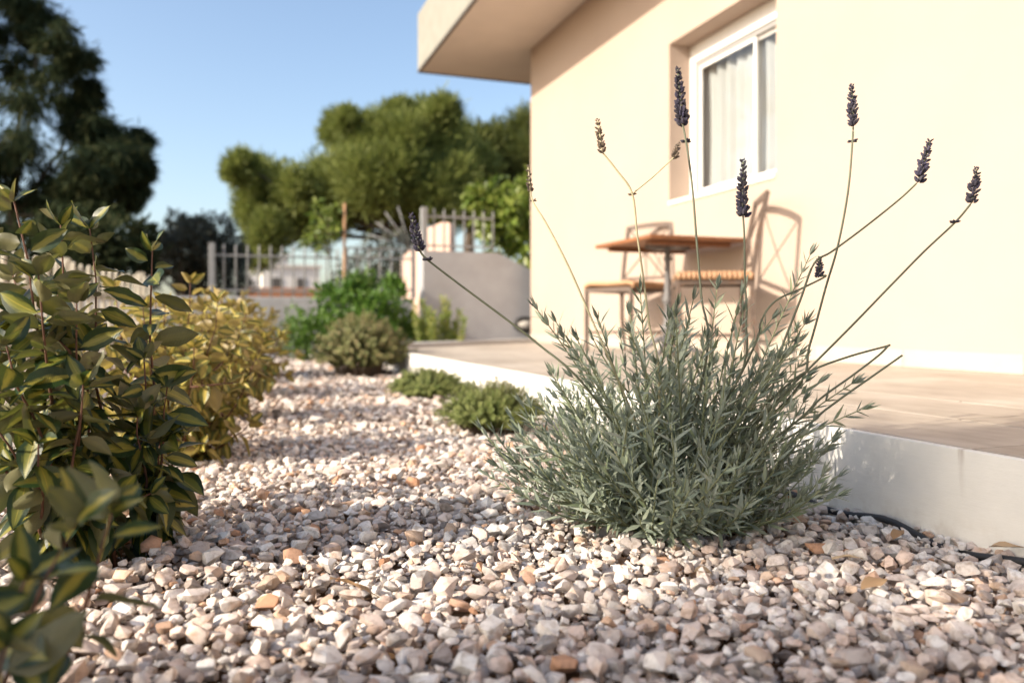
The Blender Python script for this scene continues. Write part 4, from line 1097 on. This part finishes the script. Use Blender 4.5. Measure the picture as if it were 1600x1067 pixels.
# trees left of the frame whose shade falls on the front gravel and the riser
random.seed(5); RNG = np.random.default_rng(5)
def shade_tree(x, y, lobes, label):
    pf = [((x+a, y+b_, z), r) for a, b_, z, r in lobes]
    tree('olive_tree', (x, y, -.05), pf, label, 'olive', 620, LEAF6, .085, .34, trunk_r=.06, fork=(x, y, 1.1), limb_n=8, group='olive trees west of the hedge', shell=.1)
L1 = []
for k in range(30):
    L1.append((random.uniform(-.35,.35), random.uniform(-.75,.25), random.uniform(1.75,2.8), random.uniform(.18,.29)))
L1 += [(.1,.22,2.62,.24),(-.1,.42,2.75,.22),(0,.02,2.85,.22),(.1,.38,2.45,.17),(.05,.3,2.98,.2),(.0,.33,2.78,.2),(.1,.16,2.72,.16),(.0,-.1,3.0,.2)]
GAPS = [(.26,2.49),(.5,2.27),(.74,2.1),(-.28,2.15),(-.05,2.72)]
L1 = [q for q in L1 if all(math.hypot(q[1]-a, q[2]-b) > q[3]*(.8 if i < 3 else .5)+.02 for i, (a, b) in enumerate(GAPS))]
L1.sort(key=lambda q: -q[3])
shade_tree(-3.9, -.1, L1, 'small olive tree with an open crown outside the picket fence')
shade_tree(-4.3, -1.7, [(0,.1,2.4,.42),(.3,-.35,2.1,.4),(-.2,.55,2.3,.4),(.1,-.75,2.6,.4),(-.3,0,2.9,.34),(.2,.35,1.8,.34)], 'fuller olive tree standing south of the small olive tree')

# ------------------------------------------------------------------ small things on the gravel
pp = []
for i in range(40):
    y = .2+i*.035; pp.append((1.098+.008*math.sin(i*.5)-(.03 if y > 1.25 else 0)*(y-1.25), y, .012+.008*math.sin(i*.8)))
tag(MB().tube(pp, .0062, 8).build('irrigation_pipe', 'pipe'), 'thin black irrigation pipe along the foot of the white riser', 'pipe')
DL = [leaf_base(6, 4, .36+.04*k, .15-.08*k, .12+.06*k, .03, k, .8, .8) for k in range(3)]
def dry_leaf(px, py, L, ang, label, q=0):
    D = H*FPX/(py-HOR); p = P(px, py, D); V, F, U = DL[q % 3]
    V = V*np.array([1, .8, 1.0])*L; me = np_mesh('fallen_leaf', V, F, 'dryleaf', np.full(len(V), .0), U, True)
    o = link('fallen_leaf', me); o.location = (p.x, p.y, .030); o.rotation_euler = (random.uniform(-.4,.4), random.uniform(-.15,.25), ang)
    tag(o, label, 'leaf', 'dry leaves on the gravel')
dry_leaf(515, 938, .075, -.55, 'long curled tan leaf lying alone on the middle gravel', 0)
dry_leaf(1085, 925, .05, .3, 'brown dry leaf on gravel between the lavender and the picture foreground', 1)
dry_leaf(1395, 872, .055, .5, 'brown leaf on the gravel before the black pipe', 1)
dry_leaf(1345, 958, .055, .2, 'ochre leaf in the sunlit gravel patch near the riser', 2)
dry_leaf(1190, 968, .05, 1.0, 'grey-brown leaf standing among shaded front stones', 1)
dry_leaf(1545, 885, .045, -.8, 'orange dry leaf beside the black pipe end', 2)
dry_leaf(990, 842, .055, .1, 'tan dead leaf under the front edge of the lavender', 0)
dry_leaf(1120, 842, .06, -.2, 'rusty dead leaf under the middle of the lavender', 2)
dry_leaf(1300, 905, .05, -.1, 'flat brown leaf on gravel between lavender and riser', 0)
pm = leaf_base(3, 2, .7, .2, .3, .02)
for i, (x, y) in enumerate(((192,872),(310,722))):
    D = H*FPX/(y-HOR); p = P(x, y, D); o = link('red_petal', np_mesh('red_petal', pm[0]*.022, pm[1], 'petal', None, None, True)); o.location = (p.x, p.y, .028); o.rotation_euler = (.3, -.4, i)
    tag(o, ('red petal on the soil at the foot of the large variegated shrub', 'red petal on gravel under the golden shrub')[i], 'petal', 'red petals')
